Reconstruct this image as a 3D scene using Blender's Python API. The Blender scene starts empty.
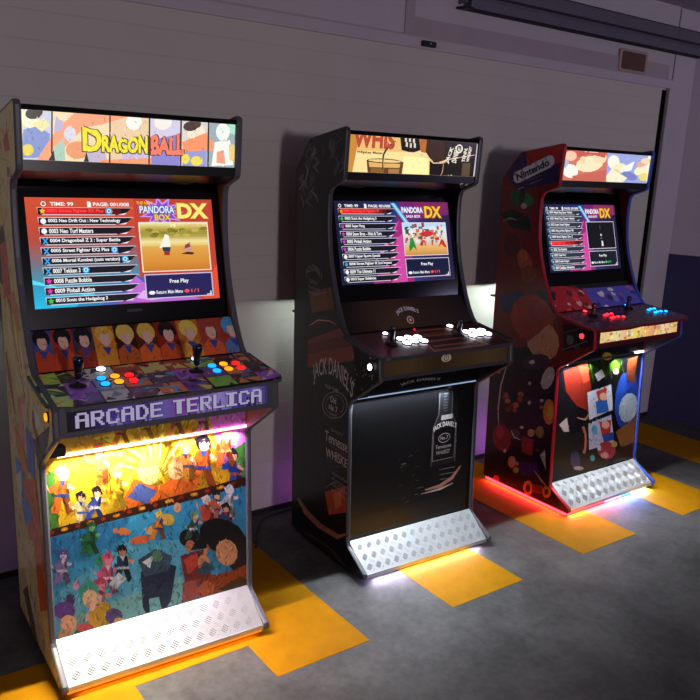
import bpy, bmesh, math, random
from mathutils import Vector, Matrix
from mathutils.geometry import tessellate_polygon

scene = bpy.context.scene
COL = scene.collection
PI = math.pi

# ------------------------------------------------------------------ camera
cam_d = bpy.data.cameras.new('camera')
cam_d.sensor_width = 36.0
cam_d.lens = 783.09 / 700.0 * 36.0
cam_d.clip_start = 0.05
cam = bpy.data.objects.new('camera', cam_d)
COL.objects.link(cam)
RT = Vector((0.80995, -0.584799, 0.044577))
UP = Vector((0.10006, 0.212675, 0.971986))
FW = Vector((0.577897, 0.782803, -0.230772))
m = Matrix((RT, UP, -FW)).transposed().to_4x4()
m.translation = Vector((-1.09723, -2.61714, 1.64256))
cam.matrix_world = m
scene.camera = cam

# ------------------------------------------------------------------ world, exposure, room lights
w = bpy.data.worlds.new('world')
scene.world = w
w.use_nodes = True
w.node_tree.nodes['Background'].inputs[0].default_value = (0.62, 0.5, 0.66, 1)
w.node_tree.nodes['Background'].inputs[1].default_value = 0.06
scene.view_settings.view_transform = 'Standard'
scene.view_settings.look = 'None'
scene.view_settings.gamma = 1.0
scene.view_settings.use_curve_mapping = False
scene.view_settings.exposure = 0.0


def area(name, loc, aim, sx, sy, power, col, parent=None, spread=PI):
    d = bpy.data.lights.new(name, 'AREA')
    d.shape = 'RECTANGLE'
    d.size = sx
    d.size_y = sy
    d.energy = power
    d.color = col
    d.spread = spread
    o = bpy.data.objects.new(name, d)
    COL.objects.link(o)
    o.location = loc
    z = -(Vector(aim)).normalized()
    x = Vector((1, 0, 0)) if abs(z.x) < 0.9 else Vector((0, 1, 0))
    y = z.cross(x).normalized()
    x = y.cross(z).normalized()
    o.rotation_euler = Matrix((x, y, z)).transposed().to_euler()
    if parent:
        o.parent = parent
    return o


# dim hall lamp behind the viewer, and two added fill lights
area('hall_lamp', (-0.1, -7.6, 1.85), (0.16, 1, -0.05), 0.7, 0.45, 88, (1.0, 0.88, 0.93))
area('left_fill_light', (-3.4, -0.6, 1.9), (1, 0.05, -0.2), 0.5, 0.5, 5, (0.85, 0.78, 1.0))  # added fill for the machines' left sides and the left wall
area('right_fill_light', (4.2, -3.0, 1.9), (-0.05, 1.0, 0.25), 1.2, 0.2, 9, (0.72, 0.62, 1.0))  # added fill for the upper right wall and ceiling, no real tube


# ------------------------------------------------------------------ materials
def lin(h):
    if isinstance(h, str):
        h = h.lstrip('#')
        c = [int(h[i:i + 2], 16) / 255 for i in (0, 2, 4)]
    else:
        c = h
    return [x / 12.92 if x <= 0.04045 else ((x + 0.055) / 1.055) ** 2.4 for x in c]


MATS = {}


def mat(name, col='#808080', rough=0.5, metal=0.0, emit=0.0, attr=False, noise=0.0, scale=20.0, bump=0.0, coat=0.0, spec=0.5, ecol=None):
    if name in MATS:
        return MATS[name]
    M = bpy.data.materials.new(name)
    M.use_nodes = True
    nt = M.node_tree
    b = nt.nodes['Principled BSDF']
    c = lin(col) + [1]
    b.inputs['Base Color'].default_value = c
    b.inputs['Roughness'].default_value = rough
    b.inputs['Metallic'].default_value = metal
    b.inputs['Specular IOR Level'].default_value = spec
    if coat:
        b.inputs['Coat Weight'].default_value = coat
        b.inputs['Coat Roughness'].default_value = 0.12
    if attr:
        a = nt.nodes.new('ShaderNodeVertexColor')
        a.layer_name = 'Col'
        if emit:
            b.inputs['Base Color'].default_value = (0.02, 0.02, 0.02, 1)
            nt.links.new(a.outputs[0], b.inputs['Emission Color'])
        else:
            nt.links.new(a.outputs[0], b.inputs['Base Color'])
    elif emit:
        b.inputs['Emission Color'].default_value = lin(ecol or col) + [1]
    if emit:
        b.inputs['Emission Strength'].default_value = emit
    if noise or bump:
        tc = nt.nodes.new('ShaderNodeTexCoord')
        n = nt.nodes.new('ShaderNodeTexNoise')
        n.inputs['Scale'].default_value = scale
        n.inputs['Detail'].default_value = 6
        nt.links.new(tc.outputs['Object'], n.inputs['Vector'])
        if noise:
            mx = nt.nodes.new('ShaderNodeMix')
            mx.data_type = 'RGBA'
            mx.inputs['A'].default_value = [x * (1 - noise) for x in c[:3]] + [1]
            mx.inputs['B'].default_value = [min(1, x * (1 + noise)) for x in c[:3]] + [1]
            nt.links.new(n.outputs['Fac'], mx.inputs['Factor'])
            nt.links.new(mx.outputs['Result'], b.inputs['Base Color'])
        if bump:
            bp = nt.nodes.new('ShaderNodeBump')
            bp.inputs['Strength'].default_value = bump
            bp.inputs['Distance'].default_value = 0.002
            nt.links.new(n.outputs['Fac'], bp.inputs['Height'])
            nt.links.new(bp.outputs['Normal'], b.inputs['Normal'])
    MATS[name] = M
    return M


PRINT = mat('printed_vinyl', attr=True, rough=0.32, coat=0.25)
BACKLIT = mat('backlit_print', attr=True, emit=1.0, rough=0.15)
SCREEN = mat('screen_image', attr=True, emit=1.05, rough=0.12)
SIGNLIT = mat('backlit_sign', attr=True, emit=0.5, rough=0.2)
BLACK = mat('black_laminate', '#08080b', 0.3, noise=0.2, scale=40)
SMOKED = mat('smoked_bezel', '#050508', 0.12, noise=0.1)
MOLD_GREY = mat('grey_edge_trim', '#54545e', 0.42, noise=0.08, scale=60)
MOLD_DARK = mat('dark_edge_trim', '#3e3e46', 0.4, noise=0.08, scale=60)
MOLD_RED = mat('red_edge_trim', '#b01428', 0.3, noise=0.08, scale=60)
MOLD_BLUE = mat('blue_edge_trim', '#3858b8', 0.3, noise=0.08, scale=60)
ALU = mat('tread_plate_aluminium', '#c4c6c8', 0.38, 0.6, noise=0.06, scale=80)
RUBBER = mat('black_rubber', '#101014', 0.6, noise=0.2)
CHROME = mat('chrome', '#c8c8d0', 0.15, 1.0, noise=0.03)


# ------------------------------------------------------------------ mesh helpers
def link(name, me, material, parent=None, smooth=False):
    if material is not None:
        for mm in (material if isinstance(material, (list, tuple)) else [material]):
            me.materials.append(mm)
    if smooth:
        for p in me.polygons:
            p.use_smooth = True
    o = bpy.data.objects.new(name, me)
    COL.objects.link(o)
    if parent:
        o.parent = parent
    return o


def obj(name, verts, faces, material, parent=None, smooth=False, bevel=0.0):
    me = bpy.data.meshes.new(name)
    me.from_pydata([tuple(v) for v in verts], [], faces)
    bm = bmesh.new()
    bm.from_mesh(me)
    bmesh.ops.recalc_face_normals(bm, faces=bm.faces)
    bm.to_mesh(me)
    bm.free()
    o = link(name, me, material, parent, smooth)
    if bevel:
        md = o.modifiers.new('bevel', 'BEVEL')
        md.width = bevel
        md.segments = 2
        md.limit_method = 'ANGLE'
    return o


class MB:
    def __init__(s):
        s.v = []
        s.f = []

    def add(s, v, f):
        n = len(s.v)
        s.v += [tuple(p) for p in v]
        s.f += [[i + n for i in q] for q in f]

    def box(s, a, b):
        (x0, y0, z0), (x1, y1, z1) = a, b
        s.add([(x0, y0, z0), (x1, y0, z0), (x1, y1, z0), (x0, y1, z0), (x0, y0, z1), (x1, y0, z1), (x1, y1, z1), (x0, y1, z1)],
              [(0, 3, 2, 1), (4, 5, 6, 7), (0, 1, 5, 4), (1, 2, 6, 5), (2, 3, 7, 6), (3, 0, 4, 7)])

    def prism_x(s, prof, x0, x1):
        """prof = (Y, z) points, extruded along x"""
        n = len(prof)
        s.add([(x0, y, z) for y, z in prof] + [(x1, y, z) for y, z in prof],
              [list(range(n))[::-1], list(range(n, 2 * n))] + [(i, (i + 1) % n, n + (i + 1) % n, n + i) for i in range(n)])

    def prism_z(s, prof, z0, z1):
        n = len(prof)
        s.add([(x, y, z0) for x, y in prof] + [(x, y, z1) for x, y in prof],
              [list(range(n))[::-1], list(range(n, 2 * n))] + [(i, (i + 1) % n, n + (i + 1) % n, n + i) for i in range(n)])

    def lathe(s, c, prof, axis=Vector((0, 0, 1)), n=20):
        """prof = (radius, height along axis)"""
        ax = Vector(axis).normalized()
        u = ax.orthogonal().normalized()
        w_ = ax.cross(u)
        c = Vector(c)
        vs = []
        for r, h in prof:
            for i in range(n):
                a = 2 * PI * i / n
                vs.append(c + ax * h + (u * math.cos(a) + w_ * math.sin(a)) * r)
        fs = []
        for k in range(len(prof) - 1):
            for i in range(n):
                j = (i + 1) % n
                fs.append((k * n + i, k * n + j, (k + 1) * n + j, (k + 1) * n + i))
        fs.append(list(range(n))[::-1])
        fs.append([(len(prof) - 1) * n + i for i in range(n)])
        s.add(vs, fs)

    def tube(s, pts, r, n=10):
        pts = [Vector(p) for p in pts]
        vs = []
        for i, p in enumerate(pts):
            d = (pts[min(i + 1, len(pts) - 1)] - pts[max(i - 1, 0)]).normalized()
            u = d.cross(Vector((0, 0, 1)))
            u = u.normalized() if u.length > 1e-3 else Vector((1, 0, 0))
            w_ = d.cross(u).normalized()
            for k in range(n):
                a = 2 * PI * k / n
                vs.append(p + (u * math.cos(a) + w_ * math.sin(a)) * r)
        fs = [(i * n + k, i * n + (k + 1) % n, (i + 1) * n + (k + 1) % n, (i + 1) * n + k) for i in range(len(pts) - 1) for k in range(n)]
        fs += [list(range(n))[::-1], [(len(pts) - 1) * n + k for k in range(n)]]
        s.add(vs, fs)

    def build(s, name, material, parent=None, smooth=False, bevel=0.0):
        return obj(name, s.v, s.f, material, parent, smooth, bevel)


def tag(o, label=None, cat=None, group=None, kind=None):
    if label:
        o['label'] = label
    if cat:
        o['category'] = cat
    if group:
        o['group'] = group
    if kind:
        o['kind'] = kind
    return o


def empty(name, loc, rz=0.0):
    o = bpy.data.objects.new(name, None)
    COL.objects.link(o)
    o.location = loc
    o.rotation_euler = (0, 0, rz)
    o.empty_display_size = 0.1
    return o


# ------------------------------------------------------------------ lettering
_T = {}


def text_tris(s, bold=0.0):
    """triangles of the text scaled to a unit box (0..1, 0..1), and its aspect"""
    k = (s, bold)
    if k in _T:
        return _T[k]
    cu = bpy.data.curves.new('t', 'FONT')
    cu.body = s
    cu.size = 1.0
    cu.resolution_u = 3
    cu.offset = bold
    o = bpy.data.objects.new('t', cu)
    COL.objects.link(o)
    dg = bpy.context.evaluated_depsgraph_get()
    me = bpy.data.meshes.new_from_object(o.evaluated_get(dg))
    me.calc_loop_triangles()
    vs = [v.co.copy() for v in me.vertices]
    tr = [[(vs[i].x, vs[i].y) for i in t.vertices] for t in me.loop_triangles]
    bpy.data.objects.remove(o)
    bpy.data.curves.remove(cu)
    bpy.data.meshes.remove(me)
    xs = [p[0] for t in tr for p in t]
    ys = [p[1] for t in tr for p in t]
    x0, x1, y0, y1 = min(xs), max(xs), min(ys), max(ys)
    r = ([[((p[0] - x0) / (x1 - x0), (p[1] - y0) / (y1 - y0)) for p in t] for t in tr], (x1 - x0) / (y1 - y0))
    _T[k] = r
    return r


PIX = {
    'A': ['0111110', '1100011', '1100011', '1111111', '1100011', '1100011', '1100011'],
    'R': ['1111110', '1100011', '1100011', '1111110', '1101100', '1100110', '1100011'],
    'C': ['0111110', '1100011', '1100000', '1100000', '1100000', '1100011', '0111110'],
    'D': ['1111100', '1100110', '1100011', '1100011', '1100011', '1100110', '1111100'],
    'E': ['1111111', '1100000', '1100000', '1111110', '1100000', '1100000', '1111111'],
    'T': ['1111111', '0011100', '0011100', '0011100', '0011100', '0011100', '0011100'],
    'L': ['1100000', '1100000', '1100000', '1100000', '1100000', '1100000', '1111111'],
    'I': ['1111111', '0011100', '0011100', '0011100', '0011100', '0011100', '1111111'],
    ' ': ['0000', '0000', '0000', '0000', '0000', '0000', '0000']}


def clip(poly, region):
    """Sutherland-Hodgman of a convex polygon against a convex CCW region"""
    out = poly
    n = len(region)
    for i in range(n):
        ax, ay = region[i]
        bx, by = region[(i + 1) % n]
        inp = out
        out = []
        if not inp:
            return []
        def sd(p):
            return (bx - ax) * (p[1] - ay) - (by - ay) * (p[0] - ax)
        for j in range(len(inp)):
            p, q = inp[j - 1], inp[j]
            sp, sq = sd(p), sd(q)
            if sq >= 0:
                if sp < 0:
                    t = sp / (sp - sq)
                    out.append((p[0] + (q[0] - p[0]) * t, p[1] + (q[1] - p[1]) * t))
                out.append(q)
            elif sp >= 0:
                t = sp / (sp - sq)
                out.append((p[0] + (q[0] - p[0]) * t, p[1] + (q[1] - p[1]) * t))
    return out


def ccw(r):
    a = sum(r[i - 1][0] * r[i][1] - r[i][0] * r[i - 1][1] for i in range(len(r)))
    return r if a > 0 else r[::-1]


class Art:
    """flat printed artwork: stacked coloured shapes in a plane, one mesh"""

    def __init__(s):
        s.items = []
        s.boxes = []

    def place(s, tris):
        """lowest layer lying above every shape whose box this one overlaps"""
        xs = [p[0] for t in tris for p in t]
        ys = [p[1] for t in tris for p in t]
        b = (min(xs), min(ys), max(xs), max(ys))
        k = 0
        for l, q in s.boxes:
            if l > k and q[0] < b[2] and q[2] > b[0] and q[1] < b[3] and q[3] > b[1]:
                k = l
        s.boxes.append((k + 1, b))
        return k + 1

    def detail(s, n, size, box, seed=1, lo=0.55, hi=1.35, tall=2.2):
        """small darker and lighter slivers inside the shapes, like the inked shading of a print"""
        ru = random.Random(seed)
        cells = {}
        g = size * 3
        for k, (l, c, t) in enumerate(s.items):
            xs = [p[0] for p in t]
            ys = [p[1] for p in t]
            for i in range(int(min(xs) // g), int(max(xs) // g) + 1):
                for j in range(int(min(ys) // g), int(max(ys) // g) + 1):
                    cells.setdefault((i, j), []).append(k)
        new = []
        for _ in range(n):
            x, y = ru.uniform(box[0], box[2]), ru.uniform(box[1], box[3])
            best = None
            for k in cells.get((int(x // g), int(y // g)), []):
                l, c, t = s.items[k]
                if best and l < best[0]:
                    continue
                t = ccw(list(t))
                if all((t[i][0] - t[i - 1][0]) * (y - t[i - 1][1]) - (t[i][1] - t[i - 1][1]) * (x - t[i - 1][0]) >= 0 for i in range(len(t))):
                    best = (l, c)
            if not best:
                continue
            c = best[1][1] if isinstance(best[1], tuple) else lin(best[1])
            m_ = ru.choice([lo, lo * 1.25, lo * .8, hi])
            h_ = ru.uniform(-.12, .12)
            c2 = (min(1, c[0] * m_ * (1 + h_)), min(1, c[1] * m_), min(1, c[2] * m_ * (1 - h_)))
            a = ru.uniform(-.9, .9) + PI / 2
            L = size * ru.uniform(.5, 1.2)
            w_ = L / tall * ru.uniform(.3, 1)
            ca, sa = math.cos(a), math.sin(a)
            q = [(x - ca * L / 2, y - sa * L / 2), (x + sa * w_ / 2, y - ca * w_ / 2), (x + ca * L / 2, y + sa * L / 2), (x - sa * w_ / 3, y + ca * w_ / 3)]
            new.append((('lin', c2), q))
        for c, q in new:
            s.items.append((s.place([q]), c, q))

    def tri(s, col, tris):
        if not tris:
            return
        l = s.place(tris)
        for t in tris:
            s.items.append((l, col, t))

    def poly(s, col, *pts):
        ids = tessellate_polygon([[Vector((p[0], p[1], 0)) for p in pts]])
        s.tri(col, [[pts[i] for i in t] for t in ids])

    def rect(s, col, x, y, w_, h):
        s.poly(col, (x, y), (x + w_, y), (x + w_, y + h), (x, y + h))

    def grad(s, cols, x, y, w_, h, horiz=True, n=24):
        l = s.place([[(x, y), (x + w_, y + h)]])
        cols = [lin(c) for c in cols]
        for i in range(n):
            t = (i + .5) / n * (len(cols) - 1)
            k = min(int(t), len(cols) - 2)
            c = tuple(cols[k][j] * (1 - t + k) + cols[k + 1][j] * (t - k) for j in range(3))
            if horiz:
                q = [(x + w_ * i / n, y), (x + w_ * (i + 1) / n, y), (x + w_ * (i + 1) / n, y + h), (x + w_ * i / n, y + h)]
            else:
                q = [(x, y + h * i / n), (x + w_, y + h * i / n), (x + w_, y + h * (i + 1) / n), (x, y + h * (i + 1) / n)]
            s.items.append((l, ('lin', c), q))

    def ell(s, col, cx, cy, rx, ry=None, n=18):
        ry = ry or rx
        s.poly(col, *[(cx + rx * math.cos(2 * PI * i / n), cy + ry * math.sin(2 * PI * i / n)) for i in range(n)])

    def text(s, col, t, x, y, w_, h, bold=0.0, warp=None, rot=0.0):
        tr, asp = text_tris(t, bold)
        c_, s_ = math.cos(rot), math.sin(rot)
        out = []
        for q in tr:
            r = []
            for (u, v) in q:
                if warp:
                    px, py = warp(u, v)
                else:
                    px, py = u * w_, v * h
                r.append((x + px * c_ - py * s_, y + px * s_ + py * c_))
            out.append(r)
        s.tri(col, out)

    def arch(s, col, t, cx, cy, w_, h, rise, bold=0.0):
        """letters standing upright on an arc, tallest in the middle"""
        s.text(col, t, 0, 0, 1, 1, bold, warp=lambda u, v: (cx + (u - .5) * w_ * (1 + .12 * v * 1.0), cy + rise * (1 - (2 * u - 1) ** 2) + v * h * (1.0 + .15 * (1 - (2 * u - 1) ** 2))))

    def pixels(s, col, t, x, y, w_, h):
        tot = sum(len(PIX[c][0]) + 1 for c in t) - 1
        pw, ph = w_ / tot, h / 7
        l = s.place([[(x, y), (x + w_, y + h)]])
        cx = x
        for c in t:
            g = PIX[c]
            for r in range(7):
                for k, b in enumerate(g[r]):
                    if b == '1':
                        X, Y = cx + k * pw, y + (6 - r) * ph
                        s.items.append((l, col, [(X, Y), (X + pw, Y), (X + pw, Y + ph), (X, Y + ph)]))
            cx += (len(g[0]) + 1) * pw

    def spec(s, key, fx=None):
        for it in ART[key].split(';'):
            p = it.split(',')
            q = [float(v) / 1000 for v in p[1:]]
            pts = [(q[i], q[i + 1]) for i in range(0, len(q), 2)]
            if len(pts) > 2:
                s.poly('#' + p[0], *([fx(a) for a in pts] if fx else pts))

    def build(s, name, parent, mapf, material, regions, eps=1.0e-4, gain=1.0, wash=0.0):
        regions = [ccw(list(r)) for r in regions]
        verts, faces, cols = [], [], []
        for lay, col, t in s.items:
            c = [min(0.92, q_ * gain * (1 - wash) + wash) for q_ in (col[1] if isinstance(col, tuple) else lin(col))]
            t = ccw([tuple(p) for p in t])
            for r in regions:
                q = clip(t, r)
                if len(q) >= 3:
                    n = len(verts)
                    verts += [mapf(p[0], p[1], lay * eps) for p in q]
                    faces.append(list(range(n, n + len(q))))
                    cols.append(c)
        me = bpy.data.meshes.new(name)
        me.from_pydata(verts, [], faces)
        ca = me.color_attributes.new('Col', 'FLOAT_COLOR', 'CORNER')
        k = 0
        for f, c in zip(faces, cols):
            for _ in f:
                ca.data[k].color = (c[0], c[1], c[2], 1)
                k += 1
        return link(name, me, material, parent)


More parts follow.
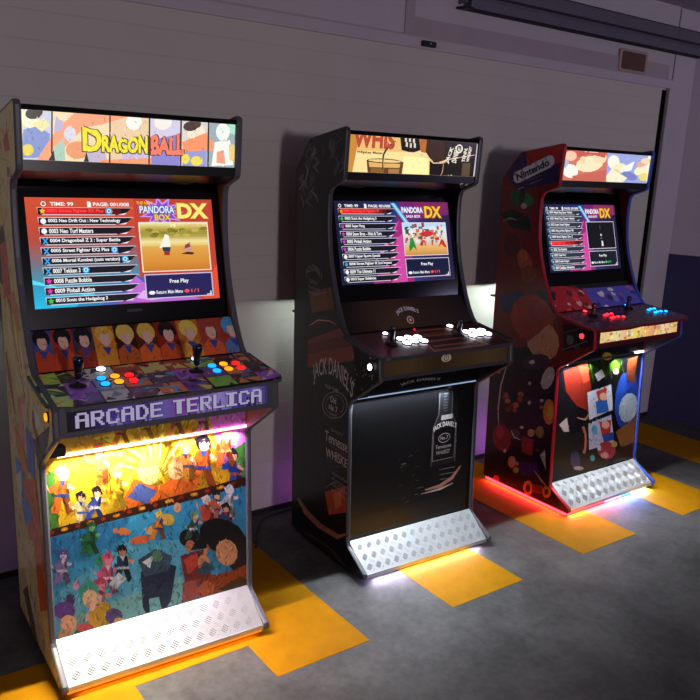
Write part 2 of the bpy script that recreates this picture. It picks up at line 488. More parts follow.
ART = {
    'f1': 'e0b020,-348,909,352,884,351,494,-368,461;c89018,-348,909,-108,908,-144,732,-358,673;d878c8,177,871,383,899,370,567,264,587,214,742;4a8a38,294,656,356,682,359,512,303,542;4a7a30,-347,671,-310,696,-307,496,-354,491;b89030,-264,833,-188,838,-175,770,-260,762;c06020,-188,845,-94,850,-85,809,-183,805;f0d040,157,715,89,706,156,645,78,668,139,571,39,662,60,582,24,614,13,550,-16,642,-56,503,-50,644,-121,559,-79,669,-161,630,-88,708,-191,701,-125,740,-192,773,-119,782,-189,845,-84,801,-160,908,-78,842,-93,917,-40,833,-46,977,-12,854,23,957,27,859,89,923,63,833,125,851,86,792,161,786,105,748;d8a818,156,698,84,690,154,620,76,650,114,565,50,625,46,583,16,632,-0,515,-14,631,-63,548,-33,666,-97,620,-53,688,-128,680,-72,718,-109,743,-61,750,-112,802,-67,793,-103,873,-32,794,-54,908,-9,801,5,903,16,797,47,845,51,803,93,818,58,760,164,778,88,730;f6e070,-15,618,-40,647,-115,673,-116,670,-43,639,-17,615;c89a18,-14,621,-51,662,-139,701,-140,698,-55,655,-16,619;e8c838,-13,624,-60,682,-158,733,-159,731,-64,674,-15,622;a87a10,-11,627,-66,703,-170,770,-172,767,-71,697,-13,625;f6e070,-9,629,-35,688,-107,743,-109,741,-41,682,-11,628;c89a18,-6,631,-38,708,-114,778,-116,776,-45,703,-9,630;e8c838,-3,633,-37,730,-113,815,-115,813,-44,726,-6,632;a87a10,-0,634,-12,702,-60,768,-62,766,-20,699,-3,634;f6e070,3,635,-9,721,-53,801,-56,800,-17,719,-0,635;c89a18,6,635,-1,740,-38,833,-41,832,-10,739,3,635;e8c838,10,635,15,703,-4,772,-7,771,6,704,6,636;a87a10,13,635,24,719,15,798,12,798,15,721,10,635;f6e070,17,634,36,732,42,821,39,822,28,735,13,635;c89a18,20,632,41,693,52,754,49,756,32,697,17,633;e8c838,23,630,54,703,82,771,79,772,46,707,20,632;a87a10,26,628,71,709,118,781,116,783,63,714,23,630;f6e070,29,625,62,672,100,719,97,722,55,679,26,627;c89a18,32,622,79,675,137,723,135,726,72,682,29,625;e8c838,34,619,97,672,178,719,176,722,91,680,32,622;a87a10,36,615,76,645,133,672,132,675,71,653,34,618;f6e070,37,612,93,639,172,662,171,666,89,648,36,615;c89a18,38,608,111,629,212,644,211,647,107,639,37,611;d86820,-124,516,-66,615,18,570,106,617,145,518,-18,506;4a5a9a,-91,557,-50,598,11,557,-24,518;ecb070,22,619,16,599,2,586,-16,584,-35,594,-48,612,-53,633,-47,653,-34,666,-15,668,3,659,17,641;f0c080,111,605,100,590,84,584,67,587,54,600,49,619,51,638,62,653,78,660,94,656,107,643,113,625;f0d040,-56,648,-35,685,12,677,39,630,12,649,-16,647;a87820,93,612,90,612,85,615,79,619,73,624,69,629,69,631,71,631,76,629,83,625,88,619,92,615;a87820,100,593,97,593,92,595,86,600,80,605,76,609,76,612,78,612,83,610,90,605,95,600,99,596;d06420,-308,656,-269,649,-271,598,-314,607;d06420,-314,607,-292,599,-305,547,-328,552;803e13,-293,603,-271,598,-262,544,-282,541;803e13,-279,646,-269,649,-271,605,-280,610;304888,-315,613,-271,605,-270,595,-314,603;d06420,-305,652,-335,633,-329,617,-299,626;e8b890,-335,633,-344,646,-337,654,-328,620;e8b890,-275,643,-253,623,-257,613,-277,625;304888,-298,655,-279,651,-291,631;d04060,-268,675,-269,658,-285,659,-301,659,-306,675,-311,692,-297,697,-282,702,-272,688;e8b890,-272,666,-274,658,-280,652,-287,651,-293,655,-298,662,-300,671,-297,680,-292,685,-285,686,-278,682,-274,675;d04060,-300,687,-272,683,-278,672,-286,679,-295,674;e0d0a0,-251,575,-222,568,-217,529,-250,537;e0d0a0,-250,537,-233,531,-241,491,-256,494;8a8063,-234,533,-217,529,-215,490,-230,488;8a8063,-230,567,-222,568,-217,535,-224,538;3a58a8,-250,541,-217,535,-217,527,-250,533;e0d0a0,-247,571,-269,561,-265,550,-242,551;e8b890,-269,561,-276,575,-271,581,-264,552;e8b890,-224,563,-208,545,-211,537,-226,551;3a58a8,-244,573,-229,570,-237,556;15131c,-221,588,-222,576,-234,576,-246,577,-250,589,-254,601,-243,605,-232,609,-225,598;e8b890,-225,581,-226,575,-230,571,-235,571,-240,574,-244,579,-245,586,-244,592,-240,596,-234,597,-229,594,-226,588;15131c,-246,597,-224,594,-229,586,-235,591,-242,588;34489a,-202,581,-172,575,-179,538,-212,545;34489a,-212,545,-195,539,-209,501,-230,505;202c5f,-196,542,-179,538,-164,495,-179,493;202c5f,-180,573,-172,575,-179,543,-186,547;d8d8e0,-212,550,-179,543,-178,535,-212,542;34489a,-197,577,-220,555,-215,543,-192,557;e8b890,-220,555,-227,556,-222,562,-215,545;e8b890,-174,570,-157,564,-160,556,-175,557;d8d8e0,-194,579,-179,576,-187,562;181420,-171,594,-171,582,-184,582,-196,583,-200,595,-204,608,-193,612,-182,615,-174,604;e8b890,-174,588,-176,582,-180,578,-185,577,-190,580,-194,585,-195,592,-194,598,-190,602,-184,603,-179,600,-175,595;181420,-196,604,-174,600,-179,593,-185,598,-192,594;dc6c1c,151,674,205,664,202,601,141,612;dc6c1c,141,612,172,603,153,537,118,544;884211,171,607,202,601,225,531,197,528;884211,191,661,205,664,202,610,189,616;2c4898,141,619,202,610,203,597,141,607;dc6c1c,160,667,119,636,128,616,169,634;e8b890,119,636,106,645,115,655,129,620;e8b890,202,655,233,639,228,625,200,634;2c4898,164,671,192,666,178,642;141218,205,697,205,676,183,676,160,677,152,697,145,717,164,724,184,731,199,713;e8b890,200,686,197,675,190,669,181,667,171,672,164,681,161,692,164,703,171,709,180,711,190,706,197,697;141218,160,711,200,706,191,694,180,702,167,696;c8862a,94,673,132,666,145,618,102,626;c8862a,102,626,124,620,119,571,101,575;7c531a,123,622,145,618,145,572,125,570;7c531a,122,664,132,666,145,625,136,629;303c70,102,632,145,625,146,616,102,622;c8862a,100,669,72,662,78,648,106,645;e8b890,72,662,62,683,69,690,78,650;e8b890,130,660,152,633,148,623,128,645;303c70,103,671,123,668,113,650;e0c030,132,689,132,675,116,675,100,675,95,690,90,704,103,709,117,714,128,701;e8b890,128,681,127,674,122,669,115,668,108,672,103,678,101,686,103,694,108,698,115,699,122,696,127,689;e0c030,100,700,128,696,122,687,114,693,105,689;2a4cb0,265,616,309,608,324,555,276,565;2a4cb0,276,565,301,557,296,504,275,508;1a2f6d,299,560,324,555,325,505,303,502;1a2f6d,297,606,309,608,324,563,314,568;d87020,275,571,324,563,325,552,276,561;2a4cb0,272,612,240,604,247,589,280,585;e8b890,240,604,229,628,236,636,248,592;e8b890,306,602,332,571,327,561,305,585;d87020,276,614,298,610,287,591;16141c,309,634,309,618,291,618,273,619,266,635,260,651,275,656,291,661,303,647;e8b890,304,626,302,617,297,612,289,611,281,615,276,622,274,631,276,639,281,644,289,645,296,642,302,634;16141c,272,646,304,642,297,632,288,638,278,634;d86828,243,701,284,694,281,648,236,656;d86828,236,656,259,650,245,602,219,607;854018,258,652,281,648,299,598,278,596;854018,273,692,284,694,281,655,272,659;e8c060,236,662,281,655,282,646,236,652;d86828,250,697,219,674,226,659,257,673;e8b890,219,674,209,680,216,687,227,662;e8b890,281,688,305,676,301,666,280,672;e8c060,253,699,273,696,263,678;d86a20,283,718,283,703,267,703,250,704,244,718,238,733,253,738,267,743,278,730;e8b890,279,710,278,703,272,698,265,697,258,700,253,707,251,715,253,722,258,727,265,728,272,725,277,718;d86a20,249,729,279,725,272,716,264,722,255,717;d86c28,-194,714,-159,708,-148,661,-187,668;d86c28,-187,668,-167,662,-173,614,-190,618;854218,-168,665,-148,661,-149,616,-167,613;854218,-168,706,-159,708,-148,667,-156,671;c84838,-188,674,-148,667,-147,658,-187,665;d86c28,-188,710,-215,703,-210,689,-183,687;e8b890,-215,703,-223,724,-217,731,-209,692;e8b890,-161,702,-142,675,-145,666,-163,687;c84838,-185,713,-168,709,-177,692;b84828,-158,731,-159,716,-173,716,-188,717,-193,731,-197,745,-184,750,-171,755,-162,742;e8b890,-162,723,-164,716,-168,711,-175,710,-181,713,-185,719,-187,727,-185,735,-180,739,-174,740,-168,737,-163,731;b84828,-187,741,-161,737,-168,728,-175,734,-183,730;e0b828,-141,630,-102,622,-106,575,-148,583;e0b828,-148,583,-127,576,-142,527,-166,532;8a7218,-128,579,-106,575,-91,522,-111,520;8a7218,-113,620,-102,622,-106,581,-115,586;c88a20,-149,589,-106,581,-105,572,-148,579;e0b828,-134,625,-164,602,-158,587,-129,600;e8b890,-164,602,-173,608,-167,616,-157,589;e8b890,-105,616,-83,603,-87,593,-107,600;c88a20,-131,628,-112,624,-122,606;f0d848,-102,647,-102,631,-118,632,-134,632,-139,648,-144,663,-130,668,-116,673,-106,660;e8b890,-106,639,-108,631,-113,626,-120,625,-126,629,-131,636,-133,644,-131,652,-126,657,-119,658,-112,654,-107,647;f0d848,-134,658,-105,654,-112,645,-120,651,-129,647;c87020,-109,810,-80,805,-87,771,-119,776;c87020,-119,776,-102,771,-116,735,-136,739;7c4513,-103,774,-87,771,-72,733,-87,730;7c4513,-88,803,-80,805,-87,776,-94,779;803020,-119,780,-87,776,-87,769,-119,773;c87020,-104,806,-127,784,-122,774,-100,788;e8b890,-127,784,-134,785,-129,791,-121,776;e8b890,-82,800,-66,796,-69,788,-84,789;803020,-102,809,-88,806,-95,792;a85828,-80,823,-80,812,-92,812,-104,812,-108,823,-112,834,-101,838,-91,842,-83,832;e8b890,-83,817,-85,811,-88,808,-93,807,-98,809,-102,814,-103,820,-102,826,-98,830,-93,831,-88,828,-84,823;a85828,-104,831,-83,829,-88,821,-94,826,-100,822;d8a030,-28,814,2,810,-5,775,-37,780;d8a030,-37,780,-21,775,-34,739,-55,742;85631d,-22,777,-5,775,11,736,-4,733;85631d,-6,808,2,810,-5,780,-12,783;704020,-38,784,-5,780,-4,773,-38,777;d8a030,-23,811,-46,788,-41,777,-18,792;e8b890,-46,788,-53,789,-48,795,-40,779;e8b890,-0,805,17,800,14,792,-1,793;704020,-21,813,-6,811,-13,797;b87830,2,828,2,816,-10,816,-23,816,-27,827,-31,839,-20,843,-9,847,-1,837;e8b890,-1,822,-2,816,-6,812,-12,811,-17,813,-21,818,-22,825,-20,831,-16,834,-11,835,-6,833,-2,828;b87830,-23,835,-1,833,-6,826,-12,830,-19,827;d88050,73,816,105,811,98,776,64,781;d88050,64,781,81,776,67,739,46,742;854f31,80,779,98,776,115,736,99,734;854f31,96,810,105,811,98,781,91,784;704838,63,785,98,781,99,774,64,778;d88050,79,813,55,790,60,779,84,794;e8b890,55,790,47,790,53,796,61,781;e8b890,103,807,120,802,117,794,101,794;704838,81,815,97,813,89,798;c86848,105,830,105,818,92,818,79,818,74,830,70,841,81,846,93,850,101,840;e8b890,102,824,100,818,96,814,91,813,85,815,81,821,80,827,81,833,85,837,91,838,96,835,100,830;c86848,79,838,102,836,96,828,90,833,83,829;c878a0,162,807,193,802,195,767,161,772;c878a0,161,772,179,768,170,731,152,734;7c4a63,178,770,195,767,203,731,188,728;7c4a63,185,800,193,802,195,772,188,775;704838,161,776,195,772,195,765,161,769;c878a0,167,803,145,789,150,779,173,785;e8b890,145,789,137,798,142,804,150,781;e8b890,191,797,208,785,205,777,190,786;704838,170,805,185,803,178,790;c86848,193,820,193,809,180,809,168,809,163,820,159,831,170,835,181,839,189,829;e8b890,190,814,188,808,184,804,179,804,174,806,170,811,168,817,170,823,174,826,179,827,184,825,188,820;c86848,167,827,190,825,185,818,179,822,171,819;c02828,-147,665,-144,562,-141,561,-145,665;3a1c08,-366,500,358,546,359,512,-367,474;8a2a18,-323,491,-325,486,-330,483,-335,485,-338,490,-337,495,-332,497,-326,495;c87820,-280,493,-282,488,-290,486,-299,487,-303,492,-301,497,-293,500,-284,498;e8b828,-284,493,-286,491,-291,489,-297,490,-299,492,-297,495,-292,496,-287,495;8a2a18,-244,496,-245,490,-250,488,-256,490,-259,495,-258,500,-253,502,-247,500;c87820,-199,498,-202,493,-210,491,-219,492,-223,497,-221,502,-213,504,-204,503;e8b828,-203,498,-205,495,-210,494,-216,495,-219,497,-217,500,-212,501,-206,500;8a2a18,-162,500,-163,495,-168,493,-175,495,-178,500,-177,505,-171,507,-165,505;c87820,-115,503,-118,498,-126,495,-136,497,-140,502,-138,507,-129,510,-120,508;e8b828,-120,503,-121,500,-127,499,-133,500,-136,502,-134,505,-129,506,-123,505;8a2a18,-77,506,-78,500,-83,498,-90,500,-93,505,-92,510,-87,512,-80,511;c87820,-28,509,-31,503,-40,501,-49,502,-54,507,-52,512,-43,515,-33,513;e8b828,-33,508,-35,506,-41,504,-47,505,-50,507,-48,510,-42,511,-36,511;8a2a18,12,511,10,506,5,503,-2,505,-6,510,-4,515,1,518,8,516;c87820,62,514,59,509,50,506,40,507,35,512,37,518,47,521,57,519;e8b828,57,514,55,511,49,510,43,510,39,513,41,515,47,517,54,516;8a2a18,103,517,102,511,96,509,89,510,85,516,87,521,93,523,99,522;c87820,155,520,153,514,143,511,133,513,127,518,130,524,139,526,150,525;e8b828,151,519,149,517,142,515,136,516,132,518,134,521,140,523,147,522;8a2a18,199,522,197,517,191,514,184,516,180,521,181,527,187,529,194,528;c87820,253,526,250,520,240,517,229,519,223,524,226,530,236,532,247,531;e8b828,248,525,246,522,239,521,232,522,229,524,231,527,237,529,244,528;8a2a18,298,528,296,523,290,520,282,522,278,527,280,533,286,535,293,534;3a98c8,-367,474,359,512,366,93,-384,101;58b0d0,-315,292,-87,408,123,356,104,170,-320,151;78b8b8,-319,187,86,232,122,125,-322,115;2a78b0,-367,474,-85,486,-120,416,-343,352;2a7a48,-197,413,-205,394,-214,382,-222,380,-227,389,-228,407,-224,428,-216,448,-207,460,-198,462,-193,453,-193,435;1c5a34,-227,440,-232,430,-237,423,-241,423,-244,428,-244,437,-242,449,-238,459,-233,465,-228,466,-226,461,-225,452;34905a,-176,356,-181,345,-187,339,-193,340,-198,346,-199,356,-197,368,-193,378,-186,384,-180,384,-176,378,-174,368;5a4a98,-283,402,-287,394,-292,390,-297,390,-300,395,-302,403,-300,412,-297,420,-292,424,-287,424,-283,419,-282,411;8a80b8,-295,335,-300,324,-307,318,-313,318,-318,325,-320,336,-318,349,-313,359,-306,365,-300,365,-295,359,-293,347;48306a,-272,239,-277,229,-284,224,-292,225,-298,232,-300,244,-299,256,-294,266,-286,271,-279,270,-273,263,-271,252;caa0c0,-255,289,-258,282,-264,278,-270,279,-274,284,-276,292,-275,301,-272,308,-266,312,-260,311,-256,305,-254,297;287044,-223,469,-195,462,-202,427,-233,435;287044,-233,435,-217,429,-231,393,-250,398;18452a,-218,431,-202,427,-187,387,-202,385;18452a,-202,461,-195,462,-201,433,-208,436;1a4a30,-233,439,-201,433,-201,425,-233,432;287044,-218,466,-240,444,-236,433,-214,446;70b070,-240,444,-247,446,-242,451,-235,435;70b070,-197,458,-181,452,-184,444,-198,446;1a4a30,-216,468,-202,464,-209,450;205a38,-194,481,-195,469,-206,470,-218,471,-222,483,-225,495,-215,498,-205,502,-197,491;70b070,-197,475,-199,469,-203,465,-208,465,-212,468,-216,473,-217,480,-216,486,-212,489,-207,490,-202,487,-198,482;205a38,-218,491,-197,487,-202,480,-207,485,-214,482;8878b0,-316,396,-287,389,-290,350,-322,359;8878b0,-322,359,-306,353,-318,314,-337,319;544a6d,-307,355,-290,350,-280,308,-295,307;544a6d,-295,387,-287,389,-290,356,-297,360;d0c8e0,-323,364,-290,356,-290,348,-322,356;8878b0,-311,392,-334,375,-329,362,-307,372;d8d0e8,-334,375,-341,380,-336,386,-329,364;d8d0e8,-289,384,-273,372,-276,364,-291,371;d0c8e0,-309,394,-294,390,-302,376;5a4890,-286,408,-287,396,-299,397,-311,398,-315,411,-318,423,-308,427,-297,430,-289,419;d8d0e8,-289,402,-291,396,-295,392,-300,391,-305,395,-309,400,-310,407,-308,413,-304,417,-299,418,-294,415,-291,409;5a4890,-310,419,-289,414,-294,407,-300,412,-307,409;d8608a,-180,342,-143,332,-147,285,-187,297;d8608a,-187,297,-166,288,-181,240,-205,247;853b55,-168,291,-147,285,-133,233,-152,231;853b55,-153,331,-143,332,-146,292,-155,297;f0d8e0,-188,302,-146,292,-146,282,-187,293;d8608a,-174,337,-202,316,-196,301,-168,312;e888a8,-202,316,-211,323,-205,330,-196,303;e888a8,-145,326,-124,312,-128,302,-147,310;f0d8e0,-171,340,-152,335,-162,317;d85a86,-142,357,-143,341,-158,343,-173,344,-178,360,-183,376,-169,380,-156,384,-146,370;e888a8,-146,349,-148,341,-153,337,-160,336,-166,340,-170,347,-172,356,-170,363,-165,368,-159,368,-152,365,-148,357;d85a86,-173,370,-146,364,-152,355,-159,362,-168,358;e0b0b8,-209,261,-170,249,-179,201,-222,214;e0b0b8,-222,214,-200,204,-219,155,-245,163;8a6d72,-201,208,-179,201,-160,143,-180,142;8a6d72,-181,248,-170,249,-179,208,-188,214;902848,-222,220,-179,208,-179,198,-222,210;e0b0b8,-203,255,-232,227,-227,211,-197,228;e89098,-232,227,-242,229,-235,237,-226,214;e89098,-173,243,-151,234,-155,223,-175,226;902848,-199,258,-180,252,-190,234;c04468,-170,275,-170,259,-186,261,-202,263,-207,279,-212,296,-198,300,-184,304,-174,289;e89098,-174,267,-176,259,-181,254,-188,254,-194,258,-199,266,-201,275,-199,283,-194,288,-187,288,-180,284,-175,276;c04468,-202,290,-173,284,-180,274,-188,281,-197,277;40a090,-259,282,-227,309,-193,270,-204,209,-255,231;ecc098,-197,228,-201,213,-211,204,-224,204,-236,212,-245,226,-248,243,-244,258,-234,267,-222,268,-209,260,-200,245;c89a28,-231,188,-178,215,-133,157,-168,94,-227,106;5a3a98,-271,207,-276,193,-289,185,-306,186,-323,196,-335,211,-339,228,-334,243,-321,250,-304,250,-287,240,-275,225;e8b090,-270,164,-273,150,-283,143,-296,143,-308,151,-316,164,-319,179,-315,193,-306,200,-293,200,-281,192,-272,179;c89068,-275,114,-279,101,-290,94,-304,95,-317,103,-327,117,-330,133,-326,146,-316,153,-302,152,-288,144,-278,130;40404a,-236,109,-240,97,-248,90,-259,91,-270,98,-278,110,-281,124,-277,135,-269,142,-258,142,-247,135,-239,123;c0485a,-216,132,-220,126,-231,124,-245,127,-260,133,-270,142,-273,150,-269,156,-259,158,-244,156,-230,149,-220,140;4a3a70,-120,142,-124,128,-135,121,-150,122,-165,130,-176,145,-179,161,-175,174,-164,181,-149,181,-134,172,-123,158;d89878,-114,114,-117,103,-124,97,-134,98,-144,104,-151,115,-154,126,-151,137,-143,143,-133,142,-123,136,-116,126;8a2848,-148,87,-153,76,-165,70,-182,72,-198,81,-210,94,-214,109,-209,120,-197,126,-180,124,-164,115,-152,102;203858,-132,362,-98,353,-94,309,-132,319;203858,-132,319,-113,311,-126,268,-147,274;132236,-114,314,-94,309,-82,261,-99,260;132236,-107,352,-98,353,-94,315,-102,319;c8d0d8,-132,324,-94,315,-94,306,-132,315;203858,-119,355,-145,336,-140,322,-114,333;c88868,-145,336,-153,342,-148,349,-139,325;c88868,-94,346,-74,333,-78,324,-95,331;c8d0d8,-123,359,-106,355,-112,338;14141c,-97,375,-98,361,-112,362,-126,364,-130,378,-135,392,-122,395,-110,399,-101,386;c88868,-101,368,-103,361,-107,357,-113,356,-119,360,-123,366,-125,374,-123,381,-118,385,-112,385,-107,382,-102,375;14141c,-125,387,-101,382,-106,373,-113,379,-121,376;cad4dc,-129,303,-163,269,-137,247,-103,274;1c2c48,-55,283,14,308,71,271,49,147,19,110,6,175,-29,178,-24,85,-51,154;3c5068,-62,329,1,356,57,312,42,263,-42,264;58886a,22,321,19,311,13,305,4,304,-5,309,-11,319,-13,331,-11,341,-4,347,4,348,13,343,19,333;d8dce0,-48,318,-13,331,-21,288;7a2828,86,305,182,310,198,213,214,98,175,149,145,181,122,62,85,121,100,209;c8483a,97,287,145,305,160,262,115,228;181418,149,357,144,341,132,331,115,331,99,340,87,355,83,373,87,389,99,398,116,399,132,390,144,375;c88058,141,328,139,318,132,311,123,310,113,316,107,326,104,338,107,348,114,355,123,356,132,350,139,340;a85048,93,204,160,200,130,83,92,126;b84838,122,164,213,157,229,85,183,107;d86838,-20,397,-23,390,-35,386,-51,385,-68,388,-81,394,-87,401,-83,408,-72,413,-56,414,-38,411,-25,405;e0b078,-2,419,-4,413,-10,409,-19,409,-28,413,-34,420,-36,428,-34,434,-27,438,-19,438,-10,434,-4,427;d87838,-83,433,-88,427,-99,426,-114,429,-129,436,-139,444,-142,452,-137,458,-126,459,-111,456,-97,450,-87,441;d8b048,69,443,66,433,56,427,44,427,32,433,23,443,20,454,23,465,32,470,44,471,57,465,66,455;d08028,3,458,30,452,24,420,-6,427;d08028,-6,427,9,422,-3,389,-22,393;804f18,9,424,24,420,38,383,24,382;804f18,22,451,30,452,24,425,18,428;3a3a80,-6,431,24,425,24,418,-6,425;d08028,7,455,-13,436,-9,425,11,437;e8b890,-13,436,-20,437,-15,442,-9,427;e8b890,28,448,43,442,41,435,27,437;3a3a80,9,457,23,454,16,441;e0c040,30,469,30,458,19,459,7,460,4,471,0,482,10,485,20,488,27,478;e8b890,27,464,26,458,22,455,18,454,13,457,9,462,8,468,10,473,13,477,18,477,23,474,26,470;e0c040,7,478,27,474,23,468,17,472,11,470;385848,127,430,156,423,150,390,118,398;385848,118,398,135,392,122,358,102,363;22362c,134,394,150,390,165,352,151,351;22362c,148,422,156,423,150,395,143,399;d8d8e0,118,402,150,395,150,388,118,395;385848,132,426,110,406,115,396,136,408;e8b890,110,406,103,408,108,413,115,397;e8b890,154,419,170,413,167,406,153,407;d8d8e0,134,428,148,425,141,412;70a070,156,441,156,430,144,430,132,431,128,442,124,454,134,457,145,460,152,450;e8b890,153,435,151,429,148,426,143,425,138,428,134,433,133,439,134,445,138,448,143,449,148,446,151,441;70a070,132,450,153,446,148,439,142,444,136,441;c85838,170,476,201,469,212,430,177,438;c85838,177,438,195,431,191,392,176,396;7c3622,194,434,212,430,212,392,196,391;7c3622,193,468,201,469,212,435,205,439;304068,177,442,212,435,213,427,177,434;c85838,175,472,152,467,157,456,180,453;e8b890,152,467,144,485,149,491,158,458;e8b890,199,464,217,441,214,433,198,452;304068,178,474,194,471,186,457;e8e0d8,201,488,201,476,188,477,175,478,171,490,167,502,178,505,189,509,198,498;e8b890,198,482,197,476,193,472,187,472,182,474,178,480,176,486,178,492,182,496,187,497,193,494,197,488;e8e0d8,175,498,198,494,193,487,187,492,179,488;d06028,207,486,239,480,250,440,215,448;d06028,215,448,233,442,229,402,214,406;803b18,232,444,250,440,250,403,234,401;803b18,231,478,239,480,250,445,243,449;384878,214,452,250,445,251,438,215,445;d06028,213,483,189,478,194,466,218,463;e8b890,189,478,181,496,186,501,195,468;e8b890,237,475,255,452,252,444,236,462;384878,215,485,231,481,223,467;202028,239,499,239,487,226,487,213,488,208,500,204,512,215,516,227,519,235,509;e8b890,236,492,234,486,230,483,225,482,219,485,215,491,214,497,215,503,219,507,225,507,230,505,234,499;202028,212,508,236,505,231,497,224,502,217,499;b8c8d8,255,495,290,488,284,449,245,457;b8c8d8,245,457,265,451,250,411,226,416;727c85,264,453,284,449,303,404,285,403;727c85,281,486,290,488,284,455,275,459;f0f0f4,245,462,284,455,284,447,245,454;b8c8d8,261,491,236,468,241,455,267,470;e8e0e0,236,468,227,469,233,475,242,457;e8e0e0,288,482,308,476,305,467,287,469;f0f0f4,264,493,281,489,273,474;d8e4f0,290,508,290,495,276,496,261,497,256,510,251,523,264,527,276,531,286,519;e8e0e0,287,502,285,495,281,491,275,490,268,494,264,499,262,507,264,513,268,517,274,518,280,515,285,509;d8e4f0,261,519,286,515,281,507,274,512,266,509;304870,242,434,274,426,281,387,245,395;304870,245,395,264,389,257,349,240,354;1d2c45,263,391,281,387,286,348,270,346;1d2c45,266,425,274,426,281,392,273,396;c03030,245,400,281,392,282,385,245,392;304870,247,430,223,421,229,409,253,410;e8b890,223,421,215,435,220,440,229,411;e8b890,272,421,291,402,288,394,271,409;c03030,250,432,266,428,258,414;181820,274,446,274,433,261,434,247,435,243,448,238,460,250,463,261,467,270,456;e8b890,271,439,269,433,265,429,260,429,254,432,250,438,248,444,250,450,254,454,259,455,265,452,269,446;181820,247,456,271,452,265,444,259,449,251,446;c84838,201,431,198,421,191,414,182,413,173,418,166,428,163,440,166,451,173,457,182,458,191,453,198,443;d8a080,94,481,92,473,87,467,80,466,73,470,68,478,66,488,68,496,73,502,80,503,87,499,92,491;141216,333,287,309,266,268,265,221,285,181,319,158,359,158,393,180,414,219,416,265,398,307,364,332,323;181418,362,258,363,213,349,181,323,172,293,187,267,222,252,267,252,311,266,342,291,352,320,338,346,304;e0a070,302,270,300,244,287,227,267,222,245,232,226,253,217,280,219,305,232,322,252,327,274,318,293,297;dc9a6c,174,265,192,307,182,349,175,350,173,313,168,269;dc9a6c,194,253,191,238,182,229,171,228,160,235,152,249,149,265,152,280,160,289,171,290,182,283,191,269;963820,145,158,198,205,284,197,364,216,366,85,214,98;c05838,145,158,175,196,213,161,198,110;281814,221,143,316,168,366,126,358,71;141218,145,350,205,374,182,310,123,318;2a5068,175,266,213,232,183,209,145,228',
